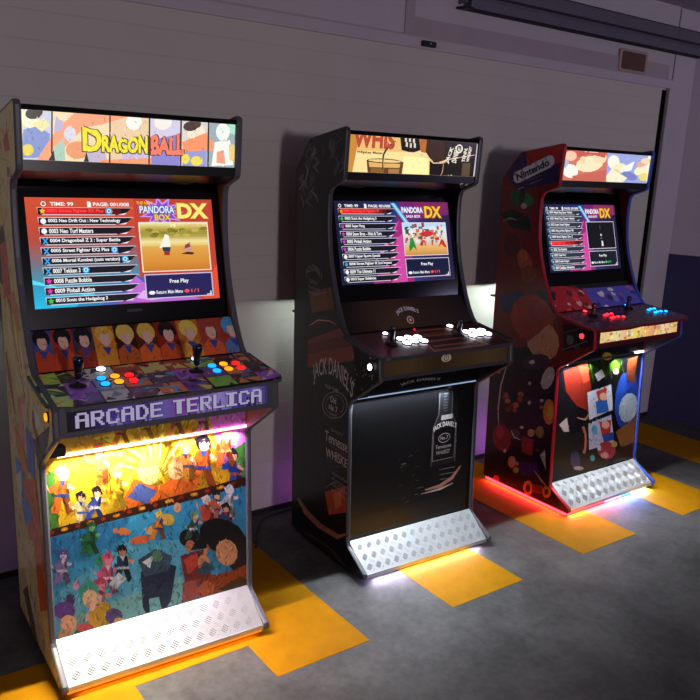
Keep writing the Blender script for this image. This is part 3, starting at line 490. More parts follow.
    's1': '501810,-369,1130,437,1123,441,919,-379,929;3a4a80,-338,1119,-274,1117,-280,975,-345,982;a83a20,-345,982,-339,1032,-318,1045,-298,1043,-278,1025,-280,975;1a1216,-282,1073,-286,1061,-296,1053,-309,1051,-322,1055,-331,1065,-334,1078,-330,1090,-320,1098,-307,1101,-294,1096,-285,1086;d8a090,-293,1062,-295,1053,-301,1046,-308,1044,-315,1048,-320,1055,-322,1064,-320,1074,-314,1080,-307,1082,-299,1079,-294,1071;303c80,-321,1042,-295,1040,-308,1018;1a1216,-287,1086,-290,1080,-298,1077,-308,1076,-318,1078,-326,1084,-328,1090,-325,1096,-317,1100,-307,1101,-297,1098,-290,1093;902a20,-277,1119,-211,1117,-217,972,-283,980;b84020,-283,980,-278,1030,-256,1044,-235,1042,-215,1024,-217,972;141014,-219,1073,-223,1060,-233,1052,-247,1050,-260,1054,-270,1064,-273,1077,-269,1090,-259,1098,-245,1100,-232,1096,-222,1086;d8a090,-230,1061,-232,1051,-238,1045,-246,1043,-253,1046,-258,1054,-260,1064,-258,1073,-252,1079,-244,1081,-237,1078,-232,1070;303c80,-260,1041,-232,1039,-245,1016;141014,-225,1086,-228,1080,-236,1076,-246,1075,-257,1078,-264,1083,-267,1089,-263,1095,-256,1099,-245,1100,-235,1098,-227,1092;383040,-214,1118,-147,1116,-151,970,-219,977;7a2818,-219,977,-215,1029,-193,1043,-171,1041,-149,1022,-151,970;16121a,-154,1072,-158,1059,-169,1051,-183,1048,-197,1053,-207,1063,-210,1077,-206,1089,-195,1097,-181,1100,-168,1095,-158,1085;d8a090,-166,1060,-168,1050,-174,1044,-182,1042,-189,1045,-195,1053,-196,1063,-194,1072,-188,1079,-180,1080,-173,1077,-167,1070;303c80,-196,1040,-168,1037,-181,1016;16121a,-160,1085,-163,1079,-171,1075,-182,1074,-193,1077,-201,1082,-203,1089,-200,1095,-192,1099,-181,1100,-171,1097,-163,1092;b87020,-150,1118,-80,1116,-84,967,-154,975;b87828,-154,975,-149,1027,-127,1042,-104,1039,-82,1020,-84,967;c89840,-87,1071,-92,1058,-103,1049,-117,1047,-131,1052,-141,1062,-145,1076,-141,1088,-130,1097,-116,1099,-101,1095,-91,1084;d8a090,-99,1059,-101,1049,-108,1042,-116,1040,-123,1044,-129,1052,-131,1062,-129,1071,-123,1078,-115,1080,-107,1076,-101,1069;303c80,-130,1039,-101,1036,-115,1014;c89840,-94,1084,-97,1078,-105,1074,-116,1073,-127,1076,-135,1081,-138,1088,-135,1094,-127,1098,-116,1099,-104,1097,-96,1091;30100c,-83,1118,-11,1116,-14,965,-87,973;a85020,-87,973,-82,1026,-59,1040,-36,1038,-13,1018,-14,965;d8a848,-19,1070,-23,1057,-34,1048,-49,1046,-64,1051,-74,1061,-78,1075,-73,1088,-63,1097,-48,1099,-33,1094,-22,1084;d8a090,-31,1058,-33,1048,-39,1041,-47,1039,-56,1043,-61,1050,-63,1061,-61,1070,-55,1077,-47,1079,-38,1076,-33,1068;303c80,-62,1037,-33,1034,-46,1012;d8a848,-25,1084,-28,1077,-37,1073,-48,1072,-60,1075,-68,1081,-71,1088,-68,1094,-59,1098,-48,1099,-36,1096,-28,1091;502010,-14,1118,60,1116,58,962,-17,970;d85a20,-17,970,-13,1024,11,1039,35,1037,58,1016,58,962;d0a040,52,1069,48,1056,37,1047,21,1045,6,1050,-5,1060,-9,1074,-4,1087,7,1096,22,1098,37,1094,48,1083;d8a090,40,1057,38,1047,31,1040,23,1038,14,1041,8,1049,6,1059,9,1069,15,1076,23,1078,32,1075,38,1067;303c80,7,1036,38,1033,24,1010;d0a040,46,1083,42,1077,33,1072,22,1072,10,1074,1,1080,-2,1087,2,1093,10,1098,22,1098,34,1096,42,1090;801c10,56,1118,133,1115,132,960,54,968;b84820,54,968,58,1022,83,1037,107,1035,132,1016,132,960;1a1418,125,1068,121,1055,109,1046,93,1043,78,1048,67,1059,63,1073,67,1086,78,1095,94,1098,110,1093,121,1082;d8a090,113,1055,110,1045,104,1038,95,1036,86,1040,80,1048,78,1058,80,1068,87,1075,96,1077,104,1074,111,1066;303c80,79,1034,111,1031,97,1008;1a1418,118,1082,115,1076,106,1071,94,1071,82,1074,73,1079,70,1086,73,1093,82,1097,94,1098,106,1095,115,1089;a86018,129,1117,208,1115,208,957,128,965;d08030,128,965,132,1020,157,1036,183,1034,208,1014,208,957;d8b048,201,1067,196,1053,184,1044,168,1042,152,1047,140,1058,136,1072,140,1086,152,1095,168,1097,184,1092,196,1081;d8a090,188,1054,186,1044,179,1037,170,1035,161,1038,154,1047,152,1057,154,1067,161,1074,170,1077,179,1073,186,1065;303c80,154,1033,186,1030,172,1006;d8b048,194,1082,190,1075,181,1071,168,1070,156,1073,146,1078,143,1086,147,1092,156,1097,168,1097,181,1095,190,1089;903828,204,1117,286,1115,287,954,204,963;c05028,204,963,208,1018,234,1034,260,1032,287,1012,287,954;8a3a30,279,1066,274,1052,262,1043,245,1041,228,1046,216,1057,212,1071,216,1085,228,1094,245,1097,262,1092,274,1081;d8a090,266,1053,263,1043,256,1035,247,1033,238,1037,231,1045,228,1056,231,1066,238,1074,247,1076,256,1072,263,1064;303c80,230,1031,264,1028,249,1004;8a3a30,271,1081,268,1074,258,1070,245,1069,232,1072,223,1078,219,1085,223,1092,232,1096,245,1097,258,1094,268,1088;883020,282,1117,366,1115,369,951,283,960;4a6a98,283,960,287,1016,313,1033,340,1031,368,1010,369,951;3a88b8,359,1065,355,1051,342,1041,325,1039,307,1044,295,1056,290,1070,294,1084,307,1094,324,1096,341,1091,354,1080;d8a090,346,1052,343,1041,336,1034,327,1032,317,1035,310,1044,307,1055,310,1065,317,1073,326,1075,336,1071,343,1063;303c80,309,1030,344,1027,329,1002;3a88b8,351,1080,348,1073,338,1069,324,1068,311,1071,301,1077,297,1084,301,1091,311,1095,324,1096,338,1093,347,1087',
    'd1': 'd8a468,-332,1857,367,1817,239,1220,315,1000,534,1000,376,-18,-861,-321,-609,1079;a83a28,-17,1666,51,1701,76,1638,3,1632;7a2a20,-49,1612,50,1603,55,1604,-44,1614;2a1c18,-70,1313,-92,1263,-126,1222,-163,1203,-194,1212,-208,1247,-202,1298,-177,1350,-142,1389,-106,1405,-78,1395,-65,1361;a8442c,-158,1336,-56,1362,-36,1270,-15,1178,-144,1156;c86838,-128,1159,23,1216,80,1100,-51,1041;e8c060,-117,1171,-94,1081,-28,982,-12,987,-45,1092,-100,1174;b8862c,-72,1135,-49,1047,15,950,31,954,-2,1058,-55,1139;f0d488,-28,1101,-5,1014,58,918,74,922,41,1025,-12,1105;8a5c20,15,1067,38,981,99,886,115,891,82,993,31,1071;e8c060,57,1034,80,949,140,855,155,860,123,961,73,1038;b8862c,-181,936,-157,843,-88,743,-71,749,-106,858,-163,941;f0d488,-67,1153,-44,1065,19,967,36,971,3,1075,-51,1156;8a5c20,-24,1118,-1,1031,62,935,78,939,45,1042,-7,1122;e8c060,19,1084,42,998,103,904,119,908,86,1010,35,1088;b8862c,61,1051,84,966,144,873,159,877,127,978,77,1055;f0d488,-176,955,-152,862,-84,762,-66,768,-101,877,-158,960;8a5c20,-63,1170,-40,1082,24,985,40,989,7,1092,-46,1173;e8c060,-19,1135,4,1048,66,952,82,957,49,1059,-3,1138;b8862c,23,1101,46,1014,107,921,122,925,90,1027,39,1105;f0d488,65,1068,88,983,148,890,163,895,131,995,81,1072;8a5c20,-171,974,-147,881,-79,781,-61,787,-96,896,-153,978;c87a68,-25,845,87,893,111,751,11,684;d89a78,49,849,126,881,137,809,74,773;2c58a8,93,796,197,779,182,643,87,642;d06a28,-81,742,20,722,102,647,50,600,-56,654;3a70b8,-93,631,25,619,31,515,-93,503;d8b8a0,-95,558,-7,608,-23,476,-103,462;241c20,197,779,411,893,376,822,231,694;b85828,16,581,198,655,237,464,59,384;3c6cb0,-34,489,64,536,137,489,8,416;a8481c,91,398,241,482,272,239,155,169;c8a070,-78,303,121,412,193,87,237,39,-13,47;e8d0a0,-30,269,23,142,210,60,220,66,55,161,-18,275;d0a030,184,967,424,970,454,892,291,872;e8d8c0,221,895,275,917,287,855,231,822;802820,200,876,194,826,233,791,243,794,221,835,209,879;5a4030,-88,125,36,-4,377,-10,335,27,124,9,-14,182',
    'd2': '08070a,-366,1853,185,1838,341,-101,-254,-414;55515b,-99,1746,-137,1727,-125,1704,-90,1682,-85,1684,-108,1708,-118,1724,-94,1744;3f3b45,-73,1606,-73,1587,-85,1568,-99,1542,-94,1542,-71,1566,-58,1587,-67,1607;3d3943,-142,1726,-125,1707,-132,1691,-167,1665,-160,1662,-110,1685,-100,1709,-134,1729;6a6670,-71,1662,-52,1645,-84,1624,-35,1600,-28,1604,-57,1625,-26,1644,-63,1665;4b4751,-63,1701,-68,1682,-83,1660,-18,1639,-15,1641,-71,1663,-54,1681,-58,1701;4f4b55,102,1679,85,1659,110,1641,91,1619,94,1618,121,1641,96,1660,106,1678;57535d,67,1731,57,1713,49,1694,54,1671,61,1671,68,1693,76,1711,73,1731;3e3a44,81,1752,110,1735,78,1717,97,1694,102,1694,94,1715,127,1735,85,1754;67636d,48,1738,38,1720,33,1700,64,1678,68,1679,47,1701,52,1719,53,1738;6b6771,-84,1705,-79,1687,-102,1668,-97,1643,-89,1643,-82,1665,-59,1686,-77,1706;4d4953,94,1654,97,1637,79,1618,84,1594,92,1594,100,1615,118,1635,102,1655;3e3a44,-114,1690,-152,1668,-96,1650,-131,1627,-126,1625,-79,1651,-135,1670,-110,1688;504c56,43,1710,72,1692,52,1675,39,1651,43,1650,66,1672,86,1693,46,1712;706c76,126,1668,132,1649,141,1632,113,1609,116,1607,152,1631,143,1651,129,1668;46424c,-89,1669,-132,1648,-114,1627,-117,1604,-111,1604,-97,1628,-116,1646,-85,1667;4e4a54,74,1706,65,1688,59,1666,115,1645,119,1648,76,1671,84,1686,81,1706;6b6771,-139,1751,-129,1733,-158,1714,-180,1689,-175,1687,-145,1710,-115,1731,-135,1752;3e3a44,-16,1722,-16,1703,-5,1685,-19,1662,-15,1661,8,1684,-4,1704,-11,1723;4b4751,136,1689,132,1671,122,1652,136,1630,142,1630,138,1652,148,1670,142,1689;3e3a44,-153,1592,-178,1571,-170,1550,-175,1526,-170,1525,-154,1551,-162,1570,-148,1591;605c66,-172,1515,-170,1494,-152,1475,-153,1451,-149,1451,-138,1477,-156,1497,-167,1516;57535d,-177,1570,-151,1550,-160,1530,-132,1507,-127,1508,-145,1532,-136,1553,-173,1571;706c76,-67,1550,-94,1527,-55,1508,-35,1487,-29,1489,-40,1514,-76,1530,-62,1549;4d4953,-110,1525,-104,1508,-138,1482,-67,1462,-61,1466,-112,1487,-78,1506,-101,1527;46424c,-91,1606,-99,1586,-97,1567,-96,1543,-88,1542,-74,1567,-77,1587,-83,1606;635f69,-155,1596,-194,1572,-144,1551,-124,1531,-116,1532,-123,1559,-168,1575,-147,1593;8a8690,-146,1638,-124,1611,-137,1572,-188,1528,-185,1527,-127,1570,-113,1612,-143,1639;7a4a28,-79,1114,89,1161,117,1076,-50,1030;a87848,-61,1099,18,1121,83,1142,82,1145,13,1128,-63,1101;2a0c0a,-64,1006,126,1066,153,998,257,947,261,891,-51,800,-91,905;8a3a2c,-74,909,166,1008,256,954,271,942,275,895,-67,788;6a2018,-73,891,197,982,256,954,100,904,-71,848;c8a090,-69,970,1,1006,91,1020,136,1018,137,1020,92,1025,-2,1012,-71,971;0a090c,-83,784,288,906,334,339,54,204;8a8688,-41,776,45,823,43,824,-42,777;8a8688,43,822,106,812,107,813,45,824;8a8688,107,812,193,858,192,859,106,813;8a8688,192,858,264,855,265,856,193,859;565258,-14,713,-5,702,-3,703,-12,713;565258,-6,684,3,673,5,674,-4,685;565258,2,655,11,644,13,645,4,656;565258,10,626,19,615,21,616,12,627;565258,18,597,27,587,29,588,20,598;565258,26,569,35,558,37,559,28,570;565258,34,540,43,529,45,530,36,541;565258,42,511,51,500,53,501,44,512;565258,50,482,59,472,61,473,52,483;565258,58,453,67,443,69,444,60,454;565258,66,425,75,414,77,415,68,426;565258,74,396,83,385,85,386,76,397;565258,82,367,91,357,93,358,84,368;565258,90,338,99,328,101,329,92,339;8a8688,247,712,237,680,205,648,158,626,109,620,71,631,55,657,67,691,102,722,149,743,197,748,233,737;0a090c,240,710,231,680,201,651,158,631,112,624,77,635,63,659,74,690,106,720,150,739,194,744,227,733;8a8688,223,705,216,680,192,657,157,641,121,636,93,645,82,664,90,690,115,713,151,729,186,733,212,724;0a090c,219,704,212,681,189,658,157,643,123,639,97,647,86,666,94,690,118,712,151,727,184,730,209,722;5e5856,127,427,259,478,258,479,126,429;5e5856,128,405,260,457,260,459,128,407;5e5856,130,384,262,436,262,438,130,385;5e5856,132,357,264,411,264,412,131,359;5e5856,133,335,266,390,265,391,133,337;8a8688,118,451,176,486,242,485,244,487,176,492,116,452;8a8688,105,302,170,352,260,353,262,355,171,358,103,303;b04a34,105,285,260,371,275,263,143,195;e07858,167,295,225,340,237,279,195,239;a06a5c,-122,165,-59,117,65,101,214,114,285,166,281,172,223,140,88,130,-27,146,-109,174;5c5052,-126,17,12,37,159,47,255,38,257,40,164,54,17,44,-124,20;5c4038,160,39,274,17,360,-2,364,2,285,28,164,43;8a868c,404,867,402,862,398,861,395,864,397,869,401,870;8a868c,399,920,398,916,393,915,391,918,392,922,397,923;8a868c,371,893,369,889,364,887,362,891,364,895,368,896;8a868c,409,833,407,829,403,828,400,831,402,835,407,836;8a868c,343,855,341,851,337,850,334,853,336,857,341,858;8a868c,268,916,266,911,261,910,259,913,261,918,266,919;8a868c,361,866,359,861,355,860,352,863,354,868,359,869;8a868c,403,857,401,853,397,852,394,855,396,859,400,860;8a868c,290,868,288,864,283,863,281,866,283,870,287,871;8a868c,387,867,386,863,381,861,378,864,380,869,385,870;8a868c,276,788,274,783,269,782,267,785,269,789,273,791;8a868c,390,936,389,932,384,931,381,934,383,938,388,939;8a868c,352,880,350,876,346,875,343,878,345,882,350,883;8a868c,388,900,386,896,381,895,379,898,381,902,385,903;8a868c,306,852,304,848,300,847,297,850,299,854,304,855;8a868c,411,939,409,935,404,934,402,937,404,941,408,942;8a868c,290,826,288,822,283,821,280,824,282,828,287,829;8a868c,405,873,403,868,398,867,396,870,398,875,402,876;8a868c,342,802,340,797,335,796,333,799,335,804,339,805;8a868c,383,937,381,933,376,932,374,935,376,939,380,940',
    'd3': '7a1418,-401,1844,233,1840,479,864,-238,428;12101a,-268,690,131,814,179,687,265,743,368,-28,-173,-132;2c1c58,-203,1648,-168,1747,-51,1739,-54,1663,137,1705,138,1604,-92,1555,-148,1582;b81c20,-76,1738,150,1782,155,1696,-51,1644;e6e0ee,-142,1616,-129,1641,63,1717,93,1718,104,1704,99,1677,-110,1596,-137,1597;b87830,-52,1600,38,1632,37,1634,-53,1602;c8c0d0,-31,1586,47,1614,46,1615,-32,1588;1f5a34,-53,1532,-47,1510,-55,1490,-75,1476,-102,1473,-129,1482,-148,1499,-154,1522,-146,1542,-125,1556,-98,1558,-72,1550;2c7844,2,1499,-10,1484,-32,1476,-59,1477,-82,1486,-97,1502,-97,1520,-85,1535,-62,1543,-36,1542,-13,1532,1,1517;103018,-56,1526,-61,1507,-69,1493,-80,1488,-89,1494,-94,1509,-95,1528,-90,1548,-81,1561,-71,1565,-62,1560,-57,1545;c8b0a0,-37,1481,-39,1473,-45,1468,-55,1465,-65,1466,-72,1471,-76,1478,-74,1486,-68,1491,-58,1494,-48,1493,-41,1488;d8d0d8,-105,1558,-67,1570,-69,1572,-106,1560;141418,-211,1429,-134,1464,-11,1425,10,1358,-122,1366;a8a4b0,-185,1394,-140,1410,-94,1407,-93,1409,-142,1418,-187,1397;5a1014,-59,1287,-62,1257,-78,1233,-104,1222,-132,1227,-154,1246,-165,1276,-161,1307,-144,1331,-119,1341,-91,1336,-69,1316;b0583a,25,1223,37,1193,34,1166,18,1150,-7,1149,-35,1164,-58,1191,-69,1222,-66,1249,-49,1265,-24,1265,3,1250;8a3c2a,68,1152,59,1130,39,1113,13,1107,-12,1113,-29,1129,-34,1152,-25,1174,-4,1191,22,1196,46,1190,63,1174;c86a48,-3,1250,2,1236,-0,1223,-10,1215,-24,1213,-38,1219,-50,1231,-55,1246,-53,1259,-43,1267,-29,1268,-15,1262;26245a,-162,1018,-18,1066,46,975,-13,924,-139,943;1c1838,72,1080,128,1079,209,979,189,951;a82024,176,1002,199,947,186,889,141,843,74,821,3,830,-54,870,-78,928,-64,989,-15,1035,54,1053,123,1041;d09070,234,883,249,836,237,789,201,754,150,741,97,754,56,790,41,839,55,888,93,922,145,933,196,918;a02428,-50,896,133,1040,211,965,54,813;3a2840,201,755,196,733,171,708,131,686,87,675,50,676,31,691,36,714,62,740,104,761,148,772,183,770;c8c0c8,237,660,224,630,204,607,184,599,168,609,162,632,166,664,180,694,199,716,219,723,234,714,241,691;d8d0d8,111,722,109,717,103,711,93,708,84,707,76,709,73,714,75,719,81,724,91,728,100,729,108,727;c8bcc8,-67,682,-103,549,-108,409,-86,314,-83,316,-98,411,-93,550,-63,682;c87a30,60,533,54,526,45,522,35,522,27,525,22,531,23,538,28,544,37,548,47,549,56,546,60,540;a85428,47,495,39,493,30,494,24,500,22,507,25,515,31,521,40,524,48,522,54,516,56,509,54,501;6a3418,-15,435,-19,428,-27,422,-38,420,-47,421,-54,426,-55,432,-50,440,-42,445,-31,448,-22,446,-16,442;c87a30,-24,474,-30,468,-39,464,-49,463,-58,467,-62,473,-61,480,-55,487,-45,491,-35,491,-27,487,-23,481;a85428,22,431,13,428,4,429,-3,433,-7,440,-5,448,1,455,9,458,18,458,25,453,29,446,27,438;6a3418,-48,485,-55,480,-65,479,-74,481,-80,487,-81,495,-77,502,-69,507,-60,508,-51,506,-45,500,-44,492;c87a30,18,456,10,451,1,449,-9,450,-15,455,-17,462,-14,470,-7,475,3,477,12,476,19,471,21,463;a85428,-48,490,-57,488,-65,490,-71,496,-72,504,-69,512,-61,518,-52,520,-44,517,-39,511,-37,503,-41,495;6a3418,-11,437,-19,437,-26,440,-30,448,-29,456,-24,464,-15,468,-7,469,0,465,4,458,3,449,-3,442;c87a30,31,462,23,458,14,457,5,461,1,467,0,475,5,482,13,486,22,487,31,483,35,477,36,469;d88828,266,505,265,471,255,444,238,429,219,433,202,453,193,484,194,518,204,546,221,559,241,556,257,536;e8b040,257,502,257,482,251,465,241,456,230,458,220,471,215,490,215,511,221,528,231,536,242,534,252,521;a01c24,2,295,7,257,-5,222,-31,199,-65,193,-97,208,-118,239,-123,278,-110,314,-83,337,-49,341,-18,326;c03038,-47,304,-49,284,-57,267,-70,258,-85,258,-97,269,-103,287,-101,307,-93,324,-79,333,-65,332,-53,322;38584a,61,327,59,312,48,299,32,290,15,288,1,294,-5,306,-2,321,9,334,25,343,42,345,55,339;e0d8d8,-2,329,21,295,71,296,72,299,27,302,1,331;a83428,76,321,156,324,153,237,86,237;d89a78,154,361,152,350,145,340,135,334,123,333,114,338,110,347,111,359,118,369,129,375,141,376,150,371;b88a30,213,385,211,368,204,354,192,346,179,347,168,355,163,369,164,386,172,400,184,408,197,407,207,399;2c2468,60,173,183,215,216,162,102,110;d89050,54,170,52,153,44,138,31,129,17,128,5,137,-0,152,1,169,10,184,23,193,37,193,48,185;c8a060,79,135,77,126,70,117,61,112,51,110,42,113,39,120,41,129,47,138,57,144,67,145,75,142;d8506a,-47,33,-48,18,-56,5,-68,-4,-81,-5,-91,2,-96,15,-94,30,-86,43,-75,52,-62,52,-52,45;e0902c,181,72,179,51,170,32,154,21,137,20,124,30,117,48,119,70,129,89,144,100,161,101,174,91;4a2810,165,67,164,55,160,45,152,39,143,39,137,45,133,54,134,66,139,76,147,82,155,82,162,76;e0902c,295,94,294,77,285,62,272,53,258,51,246,59,240,73,242,90,251,105,264,114,278,115,290,108;4a2810,281,89,280,80,276,73,270,68,263,67,257,71,254,78,255,87,259,94,266,99,273,99,278,96;b0a8b0,174,168,222,129,260,112,262,115,230,137,177,170;8a2c28,172,91,242,106,235,60,177,49;c8a0a0,42,164,32,157,24,157,22,165,29,175,39,179,45,174;d8d0d8,181,532,171,531,166,536,170,544,180,548,189,546,189,539;a87838,169,370,161,363,152,363,150,371,156,380,166,383,172,379;782028,-22,223,-31,215,-40,214,-44,221,-38,231,-28,236,-21,233;c8a0a0,102,608,98,599,89,596,82,601,83,610,90,617,98,616;d8d0d8,-18,206,-24,196,-33,193,-39,198,-37,208,-29,216,-20,214;a87838,186,501,177,495,169,497,169,505,177,513,187,515,191,509;782028,37,328,32,319,23,315,16,320,17,329,24,337,33,336;c8a0a0,74,166,68,156,59,153,53,159,55,169,63,176,72,174;d8d0d8,111,506,104,498,95,497,91,504,95,513,104,518,111,515;a87838,-118,606,-129,606,-133,612,-127,620,-115,624,-107,621,-108,613;782028,190,273,180,270,174,275,178,283,188,289,197,288,198,281;c8a0a0,188,612,178,607,171,609,171,617,179,624,188,626,192,620;d8d0d8,71,357,60,356,56,362,61,370,72,375,81,372,80,364;b8b4bc,203,259,231,295,250,195,226,230;17131a,263,940,442,1006,460,884,280,811;b8b0b4,262,900,383,953,383,954,262,901;b8b0b4,267,817,409,891,408,893,267,819;6a6268,330,880,328,868,321,858,310,852,298,853,289,860,284,871,285,884,293,894,304,899,316,899,325,892;55444c,369,850,367,842,362,836,354,832,345,832,338,836,335,843,336,850,342,857,350,860,359,860,365,857',
    'f3': '0c0a12,-482,829,315,856,501,24,-368,93;141018,-179,539,-177,433,-211,360,-270,342,-338,382,-396,468,-428,575,-428,675,-396,744,-340,765,-274,730,-215,648;8a2418,-307,700,-126,730,-60,548,-76,460,-181,507,-274,594;c03822,-202,719,-109,729,-75,630,-137,617;0e0a10,-47,302,-60,260,-109,237,-182,240,-258,265,-315,308,-341,354,-329,394,-283,417,-213,417,-137,393,-76,351;b87858,-73,307,-69,268,-73,240,-84,232,-99,245,-113,276,-123,316,-127,354,-123,381,-112,390,-98,377,-83,347;140e14,-90,310,-88,274,-95,249,-110,242,-129,255,-146,284,-157,322,-158,357,-151,381,-136,388,-118,376,-101,347;c8907a,-170,440,-97,415,-57,455,-62,458,-106,426,-169,444;d8c8c0,-307,427,-250,455,-221,376,-269,384;16260a,-128,741,135,755,175,642,-90,621;4c7a20,-113,739,-56,606,-53,606,-110,739;4c7a20,-65,742,-7,608,-4,608,-62,742;4c7a20,-17,745,43,611,46,610,-13,745;4c7a20,33,748,93,613,97,613,36,748;4c7a20,82,751,144,615,148,615,86,751;4c7a20,133,755,196,617,200,617,136,755;4c8420,152,672,149,656,135,646,114,644,92,651,73,665,64,682,67,698,80,708,101,710,124,703,142,689;d8b890,149,645,147,637,138,632,125,632,112,636,101,643,96,652,98,659,106,664,119,665,132,661,143,654;c8a030,79,734,76,724,61,717,40,717,18,722,1,732,-6,743,-3,753,11,760,32,760,54,755,71,745;e8e4ec,-55,654,-1,674,32,633,-23,613;c8d0e0,-103,565,93,582,130,439,-68,415;d03828,-29,560,61,569,55,516,-2,502;2c64b8,-27,506,63,515,96,433,-6,438;e8b898,71,519,68,509,57,502,40,502,23,507,8,517,2,529,4,539,15,546,32,546,50,541,64,531;b8c0d8,-72,394,118,413,167,253,-45,247;c82c24,20,390,123,384,124,295,53,307;d8a890,111,358,109,348,97,341,80,341,62,347,47,358,40,370,43,381,54,387,71,387,89,381,104,371;24489a,51,313,155,312,165,265,77,269;58a8c8,11,347,10,334,3,325,-10,323,-23,329,-35,341,-41,356,-40,370,-32,378,-20,380,-7,374,5,362;1c3c9a,349,452,329,372,286,321,233,312,183,349,151,418,144,503,164,580,205,630,257,640,306,607,340,538;2450b8,230,502,216,445,193,406,168,397,148,419,137,466,139,526,153,583,175,621,200,631,221,609,232,562;a8bcc8,349,404,328,367,290,348,246,350,207,374,183,413,181,455,201,491,238,511,282,509,322,486,346,447;8a5a28,173,309,307,355,378,366,424,160,227,219;6a3018,215,703,302,715,299,560,221,592;a83840,186,204,180,179,154,165,114,166,72,181,40,206,24,234,30,258,55,272,94,272,135,257,169,233;d8909a,128,186,124,178,113,174,95,175,77,181,62,190,56,200,59,208,71,212,88,211,107,205,121,196;b89838,197,236,195,228,186,223,173,223,159,228,147,237,142,246,144,254,153,259,166,259,180,254,191,246;48a0b8,11,191,10,183,3,178,-8,178,-19,183,-28,191,-33,200,-31,208,-25,213,-14,213,-3,209,6,201;d8d0d8,57,239,56,231,51,225,43,225,33,229,26,236,22,245,23,254,28,259,36,260,45,256,53,248;2a3468,-112,204,-113,179,-125,164,-145,161,-167,172,-185,194,-195,220,-194,244,-182,260,-162,263,-140,252,-122,231;b8a8b8,-78,153,-83,148,-98,147,-118,150,-140,156,-156,163,-162,170,-158,175,-143,176,-122,173,-101,167,-85,160;38240c,186,204,390,225,420,89,177,113',
    'f2': '060608,-425,828,366,826,462,-16,-388,52;101014,165,736,222,733,243,528,185,528;9a9696,150,346,238,344,238,346,150,348;9a9696,152,322,241,319,240,321,152,324;9a9696,155,298,243,295,242,297,154,300;403a32,-66,375,-51,383,-53,385,-68,377;868078,-41,230,-18,237,-19,239,-42,231;8c867e,-64,409,-42,412,-43,414,-65,411;6b655d,12,385,41,384,40,385,11,387;666058,-26,438,-6,442,-7,444,-28,440;605a52,-43,399,-22,402,-22,403,-44,400;827c74,19,320,32,321,32,322,19,321;4e4840,-15,366,-3,377,-5,378,-17,368;3a342c,-41,224,-13,227,-14,228,-42,225;78726a,-5,345,10,353,10,354,-6,346;4c463e,-85,429,-74,441,-75,442,-86,430;565048,-15,318,-1,321,-1,322,-15,319;423c34,18,283,44,288,43,290,17,285;78726a,-70,397,-53,401,-54,402,-71,398;625c54,-57,250,-38,256,-39,257,-58,252;655f57,-51,401,-41,411,-42,413,-53,403;342e26,-45,274,-32,280,-32,281,-45,276;332d25,-58,351,-32,348,-32,350,-59,352;6b655d,31,284,63,283,62,286,30,287;48423a,9,327,33,335,33,336,8,328;59534b,27,246,54,252,53,253,26,248;4d473f,-48,253,-31,262,-33,264,-49,255;827c74,15,256,31,257,31,259,14,258;3f3931,-7,295,15,304,13,306,-9,297;5f5951,9,455,31,463,30,464,8,456;514b43,-77,316,-53,313,-53,315,-77,318;5e6066,195,718,194,715,190,713,184,713,178,715,174,718,172,721,173,724,177,726,183,726,188,725,193,722;5e6066,198,686,197,683,193,681,187,681,181,683,177,686,175,689,176,692,180,694,186,694,192,693,196,690;5e6066,201,654,200,651,196,649,190,649,184,651,180,654,178,657,179,660,183,662,189,662,195,660,199,657;5e6066,204,621,203,618,199,617,193,617,187,618,183,621,181,625,182,628,186,630,192,630,198,628,203,625;5e6066,208,589,206,586,202,584,197,584,191,586,186,589,184,592,185,595,190,597,195,597,201,595,206,592;5e6066,211,556,210,553,206,551,200,551,194,553,189,556,187,560,189,563,193,564,199,564,204,563,209,560;b8887a,73,265,162,262,232,287,277,341,271,345,218,301,153,278,70,271;c8c0bc,51,252,161,250,235,267,233,270,156,260,50,255;55504e,51,177,167,174,236,185,235,187,164,180,51,179;8a8684,224,187,284,194,282,196,223,189;1c140c,-347,222,355,210,372,56,-340,85',
